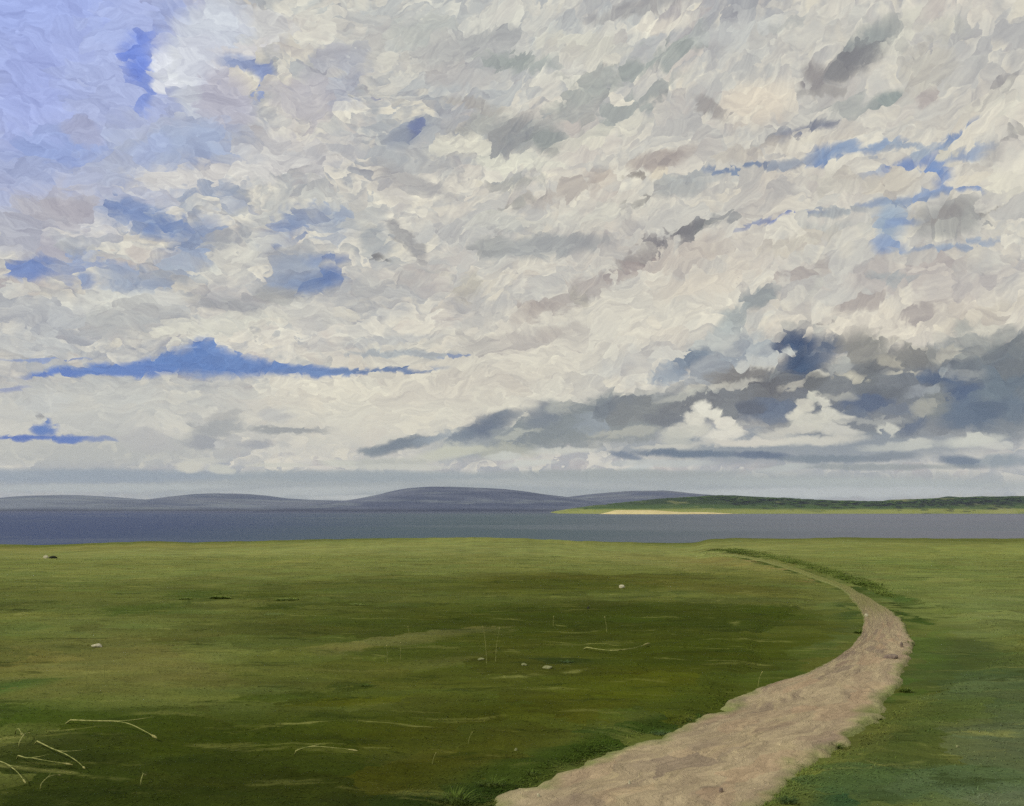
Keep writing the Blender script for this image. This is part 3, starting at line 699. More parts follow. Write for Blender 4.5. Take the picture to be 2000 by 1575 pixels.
# ------------------------------------------------------------------ grass material: lighter and darker tones laid in placed ellipses
SWARD = [
(-0.00,68.87,54.66,14.94,0,(130, 136, 76),1,1),
(-19.46,48.85,17.16,8.86,-9,(118, 126, 66),0.8,1),
(-0.00,52.86,21.02,6.85,0,(116, 122, 64),0.8,1),
(-35.89,78.62,15.48,5.36,-4,(136, 134, 74),0.7,0.8),
(-0.00,85.77,10.76,6.48,0,(136, 140, 76),0.7,0.8),
(22.82,45.60,24.00,5.81,61,(114, 124, 66),1,0.9),
(31.53,65.06,13.59,8.48,34,(128, 136, 72),0.9,0.8),
(21.33,48.40,6.25,1.98,85,(108, 120, 60),0.7,0.7),
(15.35,34.01,9.63,0.71,68,(104, 118, 60),0.6,0.8),
(15.16,28.21,7.85,1.66,60,(112, 124, 70),0.8,0.8),
(10.12,53.76,12.50,2.94,-76,(130, 132, 74),0.9,0.8),
(2.93,39.65,5.87,4.37,5,(80, 82, 28),0.9,0.9),
(-0.00,36.09,5.32,3.17,0,(76, 84, 28),0.8,0.9),
(8.09,36.14,4.09,2.18,-61,(92, 94, 40),0.8,0.8),
(-6.18,36.30,5.67,4.75,-33,(86, 94, 40),0.8,0.9),
(11.29,45.07,8.49,1.53,-87,(110, 114, 56),0.8,0.8),
(-11.55,33.39,3.31,1.06,-68,(72, 88, 32),0.8,0.8),
(-11.41,28.81,2.14,1.44,-37,(76, 92, 36),0.8,0.8),
(-8.16,32.73,1.96,1.16,-67,(76, 86, 30),0.8,0.8),
(-7.17,28.78,1.30,1.01,-42,(64, 80, 22),0.8,0.8),
(-5.32,30.30,1.32,0.99,-66,(72, 82, 28),0.7,0.8),
(1.48,26.12,8.52,5.85,3,(65, 75, 20),1,1),
(1.58,18.80,5.95,5.29,21,(66, 74, 18),0.85,1),
(3.90,27.61,5.03,3.39,7,(58, 68, 17),0.7,1),
(7.95,28.11,1.75,1.04,64,(62, 76, 18),0.9,0.6),
(6.85,23.18,3.13,1.02,52,(80, 88, 32),0.8,0.8),
(4.83,20.81,4.36,1.55,39,(62, 72, 14),0.8,0.9),
(-11.58,24.13,3.72,2.29,-25,(102, 112, 56),0.9,0.9),
(-16.13,30.31,2.93,1.49,-13,(84, 94, 44),0.7,0.8),
(-8.67,18.81,3.39,2.14,-36,(108, 108, 56),1,0.9),
(-8.89,21.41,1.81,1.51,44,(104, 106, 54),0.8,0.9),
(-7.75,22.19,1.29,0.69,-62,(78, 84, 32),0.7,0.8),
(-5.14,19.34,2.24,0.69,61,(92, 98, 42),0.7,0.8),
(-5.33,17.03,1.15,0.69,42,(88, 92, 40),0.7,0.8),
(-2.40,22.28,2.98,0.65,49,(104, 104, 56),0.8,0.8),
(-1.04,19.27,1.99,0.44,34,(90, 92, 42),0.7,0.8),
(0.15,24.03,1.46,0.44,61,(96, 96, 50),0.7,0.8),
(1.08,19.24,0.65,0.38,2,(36, 50, 20),0.6,0.8),
(-2.63,16.77,0.57,0.38,-7,(48, 62, 18),0.7,0.8),
(-3.85,15.66,1.41,0.50,-2,(60, 72, 18),0.8,0.9),
(-2.57,15.46,1.47,0.41,20,(84, 90, 18),0.8,0.8),
(-7.17,16.09,1.99,0.48,16,(96, 100, 48),0.8,0.8),
(-8.67,16.32,0.90,0.49,76,(60, 92, 36),0.7,0.7),
(-6.81,13.88,2.17,1.20,-16,(62, 80, 24),1,0.9),
(-5.79,11.12,1.73,0.87,-50,(50, 60, 20),1,0.9),
(-3.63,13.05,3.39,1.79,-7,(56, 66, 14),1,1),
(-3.02,10.90,3.39,1.25,-3,(50, 60, 14),1,1),
(-4.96,11.92,0.93,0.61,-32,(66, 76, 20),0.6,0.9),
(-0.31,14.27,2.66,1.35,33,(64, 70, 14),0.9,1),
(2.42,17.10,1.98,1.22,54,(80, 87, 17),0.8,1),
(1.24,14.53,1.28,0.60,43,(76, 80, 18),0.7,0.9),
(-0.24,12.00,2.12,0.61,47,(70, 72, 16),0.9,0.9),
(3.94,16.80,4.03,0.49,49,(72, 84, 24),0.7,0.9),
(6.38,20.04,3.06,0.56,53,(80, 92, 36),0.7,0.9),
(8.39,23.20,3.05,0.52,64,(78, 90, 44),0.8,0.8),
(2.43,13.81,2.79,0.27,45,(58, 76, 26),0.9,0.8),
(4.66,16.43,2.58,0.18,54,(58, 84, 32),0.8,0.7),
(0.59,11.99,1.80,0.20,54,(56, 72, 20),0.8,0.8),
(-0.55,10.38,0.89,0.28,48,(40, 58, 20),1,0.7),
(-1.38,10.46,0.82,0.47,24,(60, 64, 18),0.7,0.9),
(9.62,19.45,3.28,1.41,56,(74, 88, 44),1,0.9),
(8.71,16.20,2.32,0.99,53,(82, 98, 60),0.9,1),
(5.73,13.38,2.74,0.46,50,(74, 88, 40),0.9,1),
(6.76,14.20,1.60,0.32,48,(84, 98, 46),0.7,0.9),
(6.81,12.75,1.93,0.78,54,(92, 104, 72),0.95,1),
(5.61,10.57,1.09,0.64,25,(98, 108, 80),1,1),
(4.09,10.86,1.10,0.75,31,(74, 92, 52),1,1),
(5.07,11.04,0.94,0.55,19,(84, 104, 66),0.8,0.9),
(3.33,10.37,0.53,0.15,48,(54, 82, 50),0.9,0.7),
(9.73,21.58,3.51,0.33,65,(84, 104, 44),0.8,0.8),
(7.06,16.59,1.53,0.17,65,(74, 96, 40),0.8,0.8),
(-3.62,9.39,4.66,1.08,-1,(50, 60, 16),1,1),
(15.36,64.39,4.42,0.91,-83,(50, 60, 18),1,0.6),
(15.54,56.05,8.07,0.54,84,(58, 72, 22),1,0.6),
(14.68,46.48,8.68,0.55,81,(68, 84, 32),1,0.6),
(13.26,37.26,5.49,0.46,78,(72, 88, 36),1,0.6),
(13.51,34.21,5.21,0.54,78,(80, 98, 44),1,0.7),
(11.66,27.52,2.71,0.23,71,(60, 80, 28),1,0.6),
(12.06,29.68,3.37,0.12,76,(44, 60, 16),0.9,0.6),
(10.62,28.90,3.00,0.29,73,(70, 86, 38),0.9,0.7),
(14.72,51.06,7.20,0.28,84,(150, 142, 88),0.9,0.6),
(13.75,42.65,5.36,0.19,82,(150, 140, 84),0.8,0.6),
(13.29,38.41,2.09,0.18,81,(146, 132, 78),0.8,0.6),
(12.35,54.97,7.86,1.51,-86,(130, 126, 70),0.8,0.8),
]
GAIN = 1.0
def grass_colour(g, strokes=True, gain=1.0):
    P = g.n('ShaderNodeTexCoord').outputs['Object']
    x, y, _ = g.sep(P); P = g.xyz(x, y)
    w = g.cnoise(P, .6, 3, 1.1)
    fine = g.cnoise(P, 4.0, 2, .35)
    def cells(vec, S, amt):
        vv = g.v('MULTIPLY', vec, S); c = g.voro(vv)
        return c, g.sc(g.v('DIVIDE', g.v('SUBTRACT', c.outputs['Position'], vv), S), amt)
    Pw = g.v('ADD', g.v('ADD', P, w), fine)
    c0, o0 = cells(Pw, (.14, .12, 1), .22)
    c1, o1 = cells(g.v('ADD', Pw, o0), (.55, .8, 1), .6)
    c2, o2 = cells(g.v('ADD', g.v('ADD', Pw, o0), o1), (2.2, 3.6, 1), .8)
    far = g.mr(y, 14, 60, .45, 1.0)                               # patches grow coarser where the sheep-cropped turf is open
    off = g.v('ADD', g.v('MULTIPLY', g.v('ADD', g.sc(o0, 1.0), o1), g.xyz(far, far, 0.0)), o2)
    Pe = g.v('ADD', g.v('ADD', P, off), g.sc(g.v('ADD', w, fine), g.m('MULTIPLY', far, .9)))
    a, b, _ = g.sep(Pe)
    k2 = g.xyz(g.m('MULTIPLY', a, a), g.m('MULTIPLY', a, b), g.m('MULTIPLY', b, b)); k1 = g.xyz(a, b, 1.0)
    c = lin((98, 106, 50)) + (1,)
    items = [quad(ra, rb, ang, cx, cy) + (1.25+.6*soft, max(0, .85-soft)**2*.9, cover, lin(tone) + (1,), 0) for cx, cy, ra, rb, ang, tone, cover, soft in SWARD]
    for i in range(0, len(items), 14): c = grouped(g, c, [k2, k1], items[i:i+14])
    j0, j1, j2 = (g.sep(k.outputs['Color']) for k in (c0, c1, c2))
    n = g.noise(g.v('MULTIPLY', P, (.5, 1.0, 1)), 1.0, 5, .65).outputs['Color']
    nx, ny, nz = g.sep(n)
    v = 1.0
    for s_, k in ((j0[0], .16), (j1[0], .22), (j2[0], .10), (nx, .75)):
        v = g.m('MULTIPLY_ADD', g.m('SUBTRACT', s_, .5), k, v)
    lay = g.v('ADD', P, g.sc(g.v('ADD', w, o1), .35))                 # blades combed along by the wind
    for S_, k in (((.8, 10.0, 1), .34), ((.3, 3.0, 1), .36)):
        v = g.m('MULTIPLY_ADD', g.m('SUBTRACT', g.noise(g.v('MULTIPLY', lay, S_), 1.0, 2, .6).outputs[0], .5), k, v)
    hue = g.m('MULTIPLY_ADD', g.m('SUBTRACT', ny, .5), .3, g.m('MULTIPLY_ADD', g.m('SUBTRACT', j1[1], .5), .10, 1.0))
    c = g.mix(1.0, c, g.xyz(g.m('MULTIPLY', v, hue), v, g.m('MULTIPLY', v, g.m('MULTIPLY_ADD', nz, .5, .75))), 'MULTIPLY')
    # straw coloured runs of bent-over dead grass
    st = g.noise(g.v('MULTIPLY', g.v('ADD', P, g.sc(w, .8)), (.35, 1.5, 1)), 1.0, 4, .7).outputs[0]
    c = g.mix(g.mr(st, .58, .68, 0, .32), c, lin((128, 130, 68)) + (1,))
    ln = g.noise(g.v('MULTIPLY', g.v('ADD', P, g.sc(w, .2)), (.045, .15, 1)), 1.0, 1, .4)
    lx, ly, lz = g.sep(ln.outputs['Color'])
    for s_, wd_ in ((lx, .006), (ly, .005), (lz, .004)):
        f_ = g.mr(g.m('ABSOLUTE', g.m('SUBTRACT', s_, .5)), 0.0, wd_, 1.0, 0.0)
        c = g.mix(g.m('MULTIPLY', f_, g.mr(nx, .50, .64, 0, .6)), c, lin((140, 142, 78)) + (1,))
    dk = g.noise(g.v('MULTIPLY', g.v('ADD', P, g.sc(w, -.8)), (.45, 1.3, 1)), 1.0, 4, .7).outputs[0]
    c = g.mix(g.mr(dk, .585, .65, 0, .5), c, lin((44, 56, 16)) + (1,))
    return P, c
M = {}
m, g = new_mat('meadow_turf'); M['turf'] = m
P, c = grass_colour(g)
c = g.mix(1.0, c, (GAIN, GAIN, GAIN, 1), 'MULTIPLY')
b1 = g.noise(g.v('MULTIPLY', P, (1, 1.3, 1)), 1.6, 6, .65).outputs[0]
b2 = g.noise(g.v('MULTIPLY', P, (1, 2.2, 1)), 9.0, 4, .6).outputs[0]
finish(g, c, .95, .03, g.m('MULTIPLY_ADD', b2, .22, b1), .55, .3)

m, g = new_mat('grass_blades'); M['blade'] = m
P, c = grass_colour(g)
at_ = g.n('ShaderNodeAttribute', attribute_name='tint').outputs['Color']
c = g.mix(1.0, c, at_, 'MULTIPLY'); c = g.mix(1.0, c, (GAIN*1.1, GAIN*1.1, GAIN*1.1, 1), 'MULTIPLY')
finish(g, c, .9, .04)

# ------------------------------------------------------------------ ground
ys = np.concatenate([np.arange(-60, -3, 2.0), np.arange(-3, 8, .15), np.arange(8, 30, .06), np.arange(30, 92, .25), np.arange(92, 170, 1.5)])
xp = np.concatenate([np.arange(0, 13, .085), np.arange(13, 62, .4), np.arange(62, 230, 5.0)])
xs = np.concatenate([-xp[:0:-1], xp])
X, Y = np.meshgrid(xs, ys)
Z = terrain(X, Y)
ground = mesh_obj('ground', np.stack([X, Y, Z], 2), grid_faces(len(ys), len(xs)), M['turf']); ground['kind'] = 'structure'

# ------------------------------------------------------------------ path
m, g = new_mat('trodden_sand'); M['path'] = m
uv = g.n('ShaderNodeUVMap').outputs[0]                             # metres along, metres across
P = g.n('ShaderNodeTexCoord').outputs['Object']
wv = g.v('ADD', g.cnoise(P, 1.2, 3, .8), g.cnoise(P, 6, 2, .15))
Sp = (1.0, 2.2, 1)
vv = g.v('MULTIPLY', g.v('ADD', uv, wv), Sp); cc = g.voro(vv)
vv2 = g.v('MULTIPLY', g.v('ADD', uv, g.sc(wv, .5)), (4.0, 9.0, 1)); c2 = g.voro(vv2)
j = g.sep(cc.outputs['Color']); j2 = g.sep(c2.outputs['Color'])
n = g.noise(g.v('MULTIPLY', g.v('ADD', uv, g.sc(wv, .6)), (.5, 1.9, 1)), 1.0, 5, .65).outputs['Color']
nx, ny, nz = g.sep(n)
c = g.mix(g.mr(nx, .35, .65), lin((156, 140, 114)) + (1,), lin((180, 164, 131)) + (1,))
c = g.mix(g.mr(ny, .5, .68, 0, .8), c, lin((184, 168, 130)) + (1,))
c = g.mix(g.mr(nz, .54, .7, 0, .7), c, lin((128, 113, 97)) + (1,))
c = g.mix(g.mr(j[0], .6, 1.0, 0, .55), c, lin((178, 152, 122)) + (1,))
c = g.mix(g.mr(j[1], .75, 1.0, 0, .6), c, lin((134, 118, 104)) + (1,))
px_, py_, _ = g.sep(P)
c = g.mix(g.mr(g.m('ADD', py_, g.m('MULTIPLY', g.m('SUBTRACT', nx, .5), 12)), 24, 32, 0, .85), c, lin((134, 132, 82)) + (1,))
c = g.mix(g.mr(py_, 32, 39), c, lin((128, 131, 73)) + (1,))   # grass creeping in where fewer walk
eg = g.sep(g.n('ShaderNodeAttribute', attribute_name='verge').outputs['Color'])[0]
c = g.mix(g.m('MULTIPLY', eg, g.mr(ny, .3, .6, .35, 1.0)), c, lin((128, 134, 82)) + (1,))      # turf creeping in at the edges
vj = g.m('MULTIPLY_ADD', g.m('SUBTRACT', j2[0], .5), .22, 1.0)
c = g.mix(1.0, c, g.xyz(vj, vj, vj), 'MULTIPLY')
hb = g.noise(g.v('MULTIPLY', g.v('ADD', uv, wv), (1.2, 3.0, 1)), 2.0, 6, .7).outputs[0]
finish(g, c, .95, .04, g.m('ADD', hb, g.m('MULTIPLY', j2[1], .25)), .7, .12)
NU, NV = 1500, 70
cl, cr = curve(PATH_L, NU), curve(PATH_R, NU)
ext0 = 3.0
t = np.linspace(-.16, 1.16, NV)[None, :, None]
pts = cl[:, None, :]*(1-t) + cr[:, None, :]*t
px, py = pts[..., 0], pts[..., 1]
wid = np.linalg.norm(cl-cr, axis=1)[:, None]
tt = t[..., 0]*np.ones_like(px)
de = np.minimum(tt, 1-tt)*wid                                     # metres inside the edge
raw = terrain(px, py, np.full(px.shape, -1.0))
surf = terrain(px, py)
rag = .34*fbm(px/.7, py/.7, 3, 70) + .13*fbm(px/.16, py/.18, 2, 75)
k = sstep(-.14, .10, de + rag)
pz = raw + .045 + .02*fbm(px/.6, py/.6, 3, 80) + .008*fbm(px/.1, py/.1, 2, 83)
pz = np.maximum(pz, surf-.0)*k + (surf-.05)*(1-k) + .012*k
s_len = np.concatenate([[0], np.cumsum(np.linalg.norm(np.diff((cl+cr)/2, axis=0), axis=1))])
path = mesh_obj('path', np.stack([px, py, pz], 2), grid_faces(NU, NV), M['path']); path['kind'] = 'structure'
eb = np.clip(1 - (de + rag*1.4 - .02)/.34, 0, 1)
ea = path.data.color_attributes.new('verge', 'FLOAT_COLOR', 'POINT')
ea.data.foreach_set('color', np.repeat(eb.ravel()[:, None], 4, 1).astype(np.float32).ravel())
uvl = path.data.uv_layers.new(name='UVMap')
vi = np.empty(len(path.data.loops), dtype=np.int32); path.data.loops.foreach_get('vertex_index', vi)
U = np.repeat(s_len[:, None], NV, 1).ravel(); V = (tt*wid).ravel()
uvl.data.foreach_set('uv', np.stack([U[vi], V[vi]], 1).astype(np.float32).ravel())

# ------------------------------------------------------------------ water
m, g = new_mat('bay_water'); M['water'] = m
P = g.n('ShaderNodeTexCoord').outputs['Object']; x, y, _ = g.sep(P)
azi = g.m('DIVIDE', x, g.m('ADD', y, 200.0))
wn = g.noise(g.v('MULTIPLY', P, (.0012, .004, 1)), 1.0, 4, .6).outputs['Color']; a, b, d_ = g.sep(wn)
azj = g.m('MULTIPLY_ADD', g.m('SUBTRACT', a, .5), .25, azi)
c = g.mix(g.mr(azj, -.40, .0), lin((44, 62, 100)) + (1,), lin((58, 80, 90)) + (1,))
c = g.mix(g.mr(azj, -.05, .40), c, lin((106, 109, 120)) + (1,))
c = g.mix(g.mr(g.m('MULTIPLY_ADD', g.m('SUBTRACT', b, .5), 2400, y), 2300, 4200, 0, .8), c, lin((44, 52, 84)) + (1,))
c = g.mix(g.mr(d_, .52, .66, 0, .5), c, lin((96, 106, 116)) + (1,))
wb = g.noise(g.v('MULTIPLY', P, (.02, .06, 1)), 1.0, 6, .7).outputs[0]
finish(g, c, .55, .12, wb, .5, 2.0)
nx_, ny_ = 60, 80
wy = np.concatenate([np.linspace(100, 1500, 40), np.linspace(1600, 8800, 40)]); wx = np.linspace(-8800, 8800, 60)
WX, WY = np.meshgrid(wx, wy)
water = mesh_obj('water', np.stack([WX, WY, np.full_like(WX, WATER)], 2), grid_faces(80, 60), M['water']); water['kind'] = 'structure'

# ------------------------------------------------------------------ far hills
HILLS = [(6200, 5050, [(-4732, 52.7), (-4272, 73.9), (-3772, 59.7), (-3559, 63.3), (-3275, 81.0), (-3062, 88.1), (-2848, 81.0), (-2562, 59.7), (-2135, 45.6), (-1707, 31.5), (-1067, 10.3), (-355, -21.5)]), (6900, 5300, [(-3363, 3.2), (-2930, 58.3), (-2614, 66.1), (-2378, 97.6), (-2220, 113.4), (-1982, 105.5), (-1743, 74.0), (-1426, 58.3), (-1029, 50.4), (-554, 34.6), (0, 3.2), (316, -24.3)]), (5600, 4700, [(-1412, -15.9), (-1221, 22.3), (-1028, 47.9), (-868, 73.5), (-708, 108.7), (-547, 127.9), (-386, 131.1), (-193, 127.9), (0, 115.1), (193, 89.5), (386, 67.1), (643, 35.1), (899, 9.6), (1091, -19.1)]), (7000, 5400, [(-161, 3.2), (201, 51.1), (482, 91.0), (724, 115.0), (965, 131.0), (1207, 127.0), (1407, 107.0), (1688, 83.0), (2089, 51.1), (2569, 11.2)])]
def hill_mat(name, lo, hi):
    m, g = new_mat(name)
    P = g.n('ShaderNodeTexCoord').outputs['Object']
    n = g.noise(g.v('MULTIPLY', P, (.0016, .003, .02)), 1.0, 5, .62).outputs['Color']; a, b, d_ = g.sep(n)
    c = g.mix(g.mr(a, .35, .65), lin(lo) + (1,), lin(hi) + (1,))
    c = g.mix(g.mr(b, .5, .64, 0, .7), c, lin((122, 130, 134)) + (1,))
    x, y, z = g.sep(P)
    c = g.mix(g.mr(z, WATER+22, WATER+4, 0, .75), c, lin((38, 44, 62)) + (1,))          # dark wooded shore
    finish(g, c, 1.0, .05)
    return m
hm = [hill_mat('hazed_hill_%d' % i, a, b) for i, (a, b) in enumerate((((86, 94, 110), (116, 124, 134)), ((78, 88, 108), (104, 110, 122)), ((70, 78, 100), (102, 108, 124)), ((76, 84, 106), (98, 102, 114))))]  # blue-grey of distant haze put into the hill colours too
for i, (D, B, poly) in enumerate(HILLS):
    p = np.array(poly, float)
    xs_ = np.linspace(p[0, 0]-250, p[-1, 0]+250, 260)
    # smooth crest line
    cp = curve(p, 600); crest = np.interp(xs_, cp[:, 0], cp[:, 1], left=WATER-4, right=WATER-4)
    ker = np.ones(9)/9; crest = np.convolve(np.pad(crest, 4, mode='edge'), ker, 'valid')
    yy = np.linspace(B, D+1500, 60)
    HX, HY = np.meshgrid(xs_, yy)
    u = (HY-B)/(D-B)
    bell = np.where(u < 1, np.sin(np.clip(u, 0, 1)*np.pi/2)**.8, np.cos(np.clip((HY-D)/1500, 0, 1)*np.pi/2))
    rough_ = 1 + .22*fbm(HX/500, HY/420, 4, 100+i)*np.clip(1.15-np.abs(u-.45)*1.6, 0, 1)
    HZ = (WATER-1) + (crest[None, :]-(WATER-1))*bell*rough_
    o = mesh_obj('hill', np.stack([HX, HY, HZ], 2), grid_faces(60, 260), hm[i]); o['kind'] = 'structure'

# ------------------------------------------------------------------ green headland with a strip of sand
HEAD = np.array([(162, -9.3), (235, 3.2), (325, 14.0), (452, 26.5), (579, 37.3), (724, 44.5), (850, 40.9), (1013, 35.5), (1157, 28.3), (1302, 26.5), (1447, 33.7), (1628, 40.9), (1809, 42.7), (2026, 44.5), (2350, 31.9), (2710, 15.8)], float)
m, g = new_mat('headland_pasture'); M['head'] = m
P = g.n('ShaderNodeTexCoord').outputs['Object']; x, y, z = g.sep(P)
n = g.noise(g.v('MULTIPLY', P, (.006, .004, .05)), 1.0, 5, .62).outputs['Color']; a, b, d_ = g.sep(n)
zz = g.m('MULTIPLY_ADD', g.m('SUBTRACT', a, .5), 14.0, z)
c = g.mix(g.mr(zz, WATER+11, WATER+20), lin((136, 142, 66)) + (1,), lin((62, 86, 30)) + (1,))
c = g.mix(g.mr(zz, WATER+24, WATER+36), c, lin((38, 58, 20)) + (1,))
c = g.mix(g.mr(b, .52, .64, 0, .6), c, lin((84, 100, 46)) + (1,))
c = g.mix(g.mr(d_, .56, .68, 0, .5), c, lin((150, 150, 92)) + (1,))
finish(g, c, .95, .08)
xs_ = np.linspace(HEAD[0, 0]-30, HEAD[-1, 0]+100, 420)
cp = curve(HEAD, 800); crest = np.interp(xs_, cp[:, 0], cp[:, 1], left=WATER-3)
shore = 2800 + 190*sstep(420, 950, xs_) - 250*sstep(1300, 2000, xs_)*0 + 30*fbm(xs_/120, xs_*0, 3, 200) + 260*sstep(330, 170, xs_)
yy = np.linspace(0, 1, 60)
HY = shore[None, :] + yy[:, None]*(3900-shore)[None, :]; HX = np.repeat(xs_[None, :], 60, 0)
u = (HY-shore[None, :])/np.maximum(3150-shore[None, :], 60)
bell = np.where(u < 1, .16*np.clip(u/.35, 0, 1) + .84*sstep(.25, 1.0, u), np.cos(np.clip((HY-3150)/750, 0, 1)*np.pi/2))
HZ = WATER-1.0 + (crest[None, :]-WATER+1.0)*bell*(1+.12*fbm(HX/60, HY/80, 3, 210)*(u > .3))
headland = mesh_obj('headland', np.stack([HX, HY, HZ], 2), grid_faces(60, 420), M['head']); headland['kind'] = 'structure'
# sand
m, g = new_mat('beach_sand')
P = g.n('ShaderNodeTexCoord').outputs['Object']
n = g.noise(g.v('MULTIPLY', P, (.02, .03, 1)), 1.0, 4, .6).outputs[0]
finish(g, g.mix(g.mr(n, .35, .65), lin((200, 182, 122)) + (1,), lin((222, 208, 150)) + (1,)), .95, .1)
bx = np.linspace(235, 1000, 200); sh = np.interp(bx, xs_, shore)
f = sstep(270, 340, bx)*(1-.5*sstep(430, 560, bx))*(1-sstep(600, 780, bx))
rows = []
for k_, (dy, dz) in enumerate(((-44, -.8), (-24, .9), (0, 4.0), (30, 9.5), (52, 12.5), (70, -1.5))):
    rows.append(np.stack([bx, sh + dy*f + (4*fbm(bx/25, bx*0+k_, 2, 220)), WATER + dz*f - .6*(1-f)], 1))
o = mesh_obj('beach', np.stack(rows), grid_faces(6, 200), m); o['kind'] = 'structure'

# ------------------------------------------------------------------ dark wood along the headland crest: one mass of crowns
rng = np.random.default_rng(5)
m, g = new_mat('far_foliage'); M['wood'] = m
P = g.n('ShaderNodeTexCoord').outputs['Object']
n = g.noise(P, .06, 3, .6).outputs['Color']; a, b, _ = g.sep(n)
finish(g, g.mix(g.mr(a, .35, .65), lin((46, 70, 22)) + (1,), lin((72, 98, 32)) + (1,)), .95, .05)
ico_v = []; ico_f = []
def ico():
    t_ = (1+5**.5)/2
    v_ = np.array([(-1, t_, 0), (1, t_, 0), (-1, -t_, 0), (1, -t_, 0), (0, -1, t_), (0, 1, t_), (0, -1, -t_), (0, 1, -t_), (t_, 0, -1), (t_, 0, 1), (-t_, 0, -1), (-t_, 0, 1)], float)
    f_ = np.array([(0, 11, 5), (0, 5, 1), (0, 1, 7), (0, 7, 10), (0, 10, 11), (1, 5, 9), (5, 11, 4), (11, 10, 2), (10, 7, 6), (7, 1, 8), (3, 9, 4), (3, 4, 2), (3, 2, 6), (3, 6, 8), (3, 8, 9), (4, 9, 5), (2, 4, 11), (6, 2, 10), (8, 6, 7), (9, 8, 1)])
    return v_/np.linalg.norm(v_[0]), f_
IV, IF = ico()
V_, F_ = [], []; nv = 0
for k_ in range(1500):
    x_ = rng.uniform(240, 2500)
    dens = .25 + .75*sstep(240, 420, x_)*(1-.7*np.exp(-((x_-1050)/170)**2))
    if rng.random() > dens: continue
    y_ = 3150 + rng.normal(-5, 42)
    zc = np.interp(x_, xs_, crest)
    ub = np.clip((y_-2900)/250, .3, 1)
    z_ = WATER + (zc-WATER)*(.16+.84*sstep(.25, 1, ub)) - 1.0
    s_ = rng.uniform(3, 6)
    jit = IV*(1+rng.uniform(-.3, .3, (12, 1)))
    V_.append(jit*np.array([s_*2.6, s_*1.5, s_*.34]) + (x_, y_, z_)); F_.append(IF+nv); nv += 12
wood = mesh_obj('woodland', np.vstack(V_), np.vstack(F_), M['wood'])
tag(wood, 'dark green wood along the crest of the far headland', 'woodland', kind='stuff')

# ------------------------------------------------------------------ blades
def blades(base, height, width, lean, face, nseg=3, bend=.6):
    """curved tapering blades; arrays of n; returns verts, quads, per-vertex blade index"""
    n = len(base); ts = np.linspace(0, 1, nseg+1)
    up = np.zeros((n, nseg+1, 3))
    for i, t_ in enumerate(ts):
        r_ = lean*t_**1.7*height
        up[:, i, 0] = base[:, 0] + np.cos(face)*r_; up[:, i, 1] = base[:, 1] + np.sin(face)*r_
        up[:, i, 2] = base[:, 2] + height*(t_ - .25*np.minimum(lean, 1.6)*t_*t_)
    side = np.stack([-np.sin(face), np.cos(face), np.zeros(n)], 1)
    # turn each blade about its axis a little
    w_ = width[:, None]*(1-ts[None, :]**1.6*.92)/2
    Lv = up - side[:, None, :]*w_[..., None]; Rv = up + side[:, None, :]*w_[..., None]
    vv_ = np.stack([Lv, Rv], 2).reshape(n, -1, 3)
    k_ = 2*np.arange(nseg)
    q_ = np.stack([k_, k_+1, k_+3, k_+2], 1)
    f_ = (np.arange(n)[:, None, None]*(2*(nseg+1)) + q_[None]).reshape(-1, 4)
    return vv_.reshape(-1, 3), f_, np.repeat(np.arange(n), 2*(nseg+1))
def set_tint(o, tint):
    ca_ = o.data.color_attributes.new('tint', 'FLOAT_COLOR', 'POINT')
    ca_.data.foreach_set('color', np.concatenate([tint, np.ones((len(tint), 1))], 1).astype(np.float32).ravel())

NB = 150000
yb = 8.6 + (60-8.6)*rng.random(NB)**2.3
xb = rng.uniform(-1, 1, NB)*(2.0 + yb*.62)
# extra growth leaning in over the path edges
NE = 60000
near_ = np.where(CM[:, 1] > 8.3)[0]; ke = near_[(len(near_)*rng.random(NE)**.8).astype(int)]; sd_ = rng.random(NE) < .5
pe = np.where(sd_[:, None], CL[ke], CR[ke]) + rng.normal(0, .16, (NE, 2))
xb = np.concatenate([xb, pe[:, 0]]); yb = np.concatenate([yb, pe[:, 1]]); NB += NE
pdv = path_dist(xb, yb)
cl_ = fbm(xb/.5, yb/.7, 2, 300)
ragp = .22*fbm(xb/.45, yb/.5, 3, 320)
keep = (pdv + ragp > rng.uniform(-.16, .06, NB)) & (rng.random(NB) < .75 + .8*cl_ + .6*np.exp(-np.maximum(pdv, 0)/.25))
xb, yb, pdv, cl_ = xb[keep], yb[keep], pdv[keep], cl_[keep]
nb = len(xb); zb = terrain(xb, yb) - .008
edge_ = np.exp(-np.maximum(pdv, 0)/.25)
hh = rng.uniform(.012, .030, nb)*(1+.7*np.clip(cl_, 0, 1))*(1+.7*edge_) + yb*.0005
fc = rng.normal(.25, .9, nb) + np.where(rng.random(nb) < .4, math.pi, 0)
bv, bf, bi = blades(np.stack([xb, yb, zb], 1), hh, rng.uniform(.006, .012, nb)*(1+yb/26), rng.uniform(.9, 2.6, nb), fc, 2)
gr_o = mesh_obj('grass', bv, bf, M['blade']); tag(gr_o, 'short rough grass of the meadow', 'grass', kind='stuff')
tb = (1.12 + rng.normal(0, .09, nb) + .25*edge_*rng.random(nb))[:, None]*np.stack([1+rng.normal(0, .06, nb), np.ones(nb), 1+rng.normal(0, .1, nb)], 1)
set_tint(gr_o, np.clip(tb, .6, 1.8)[bi])

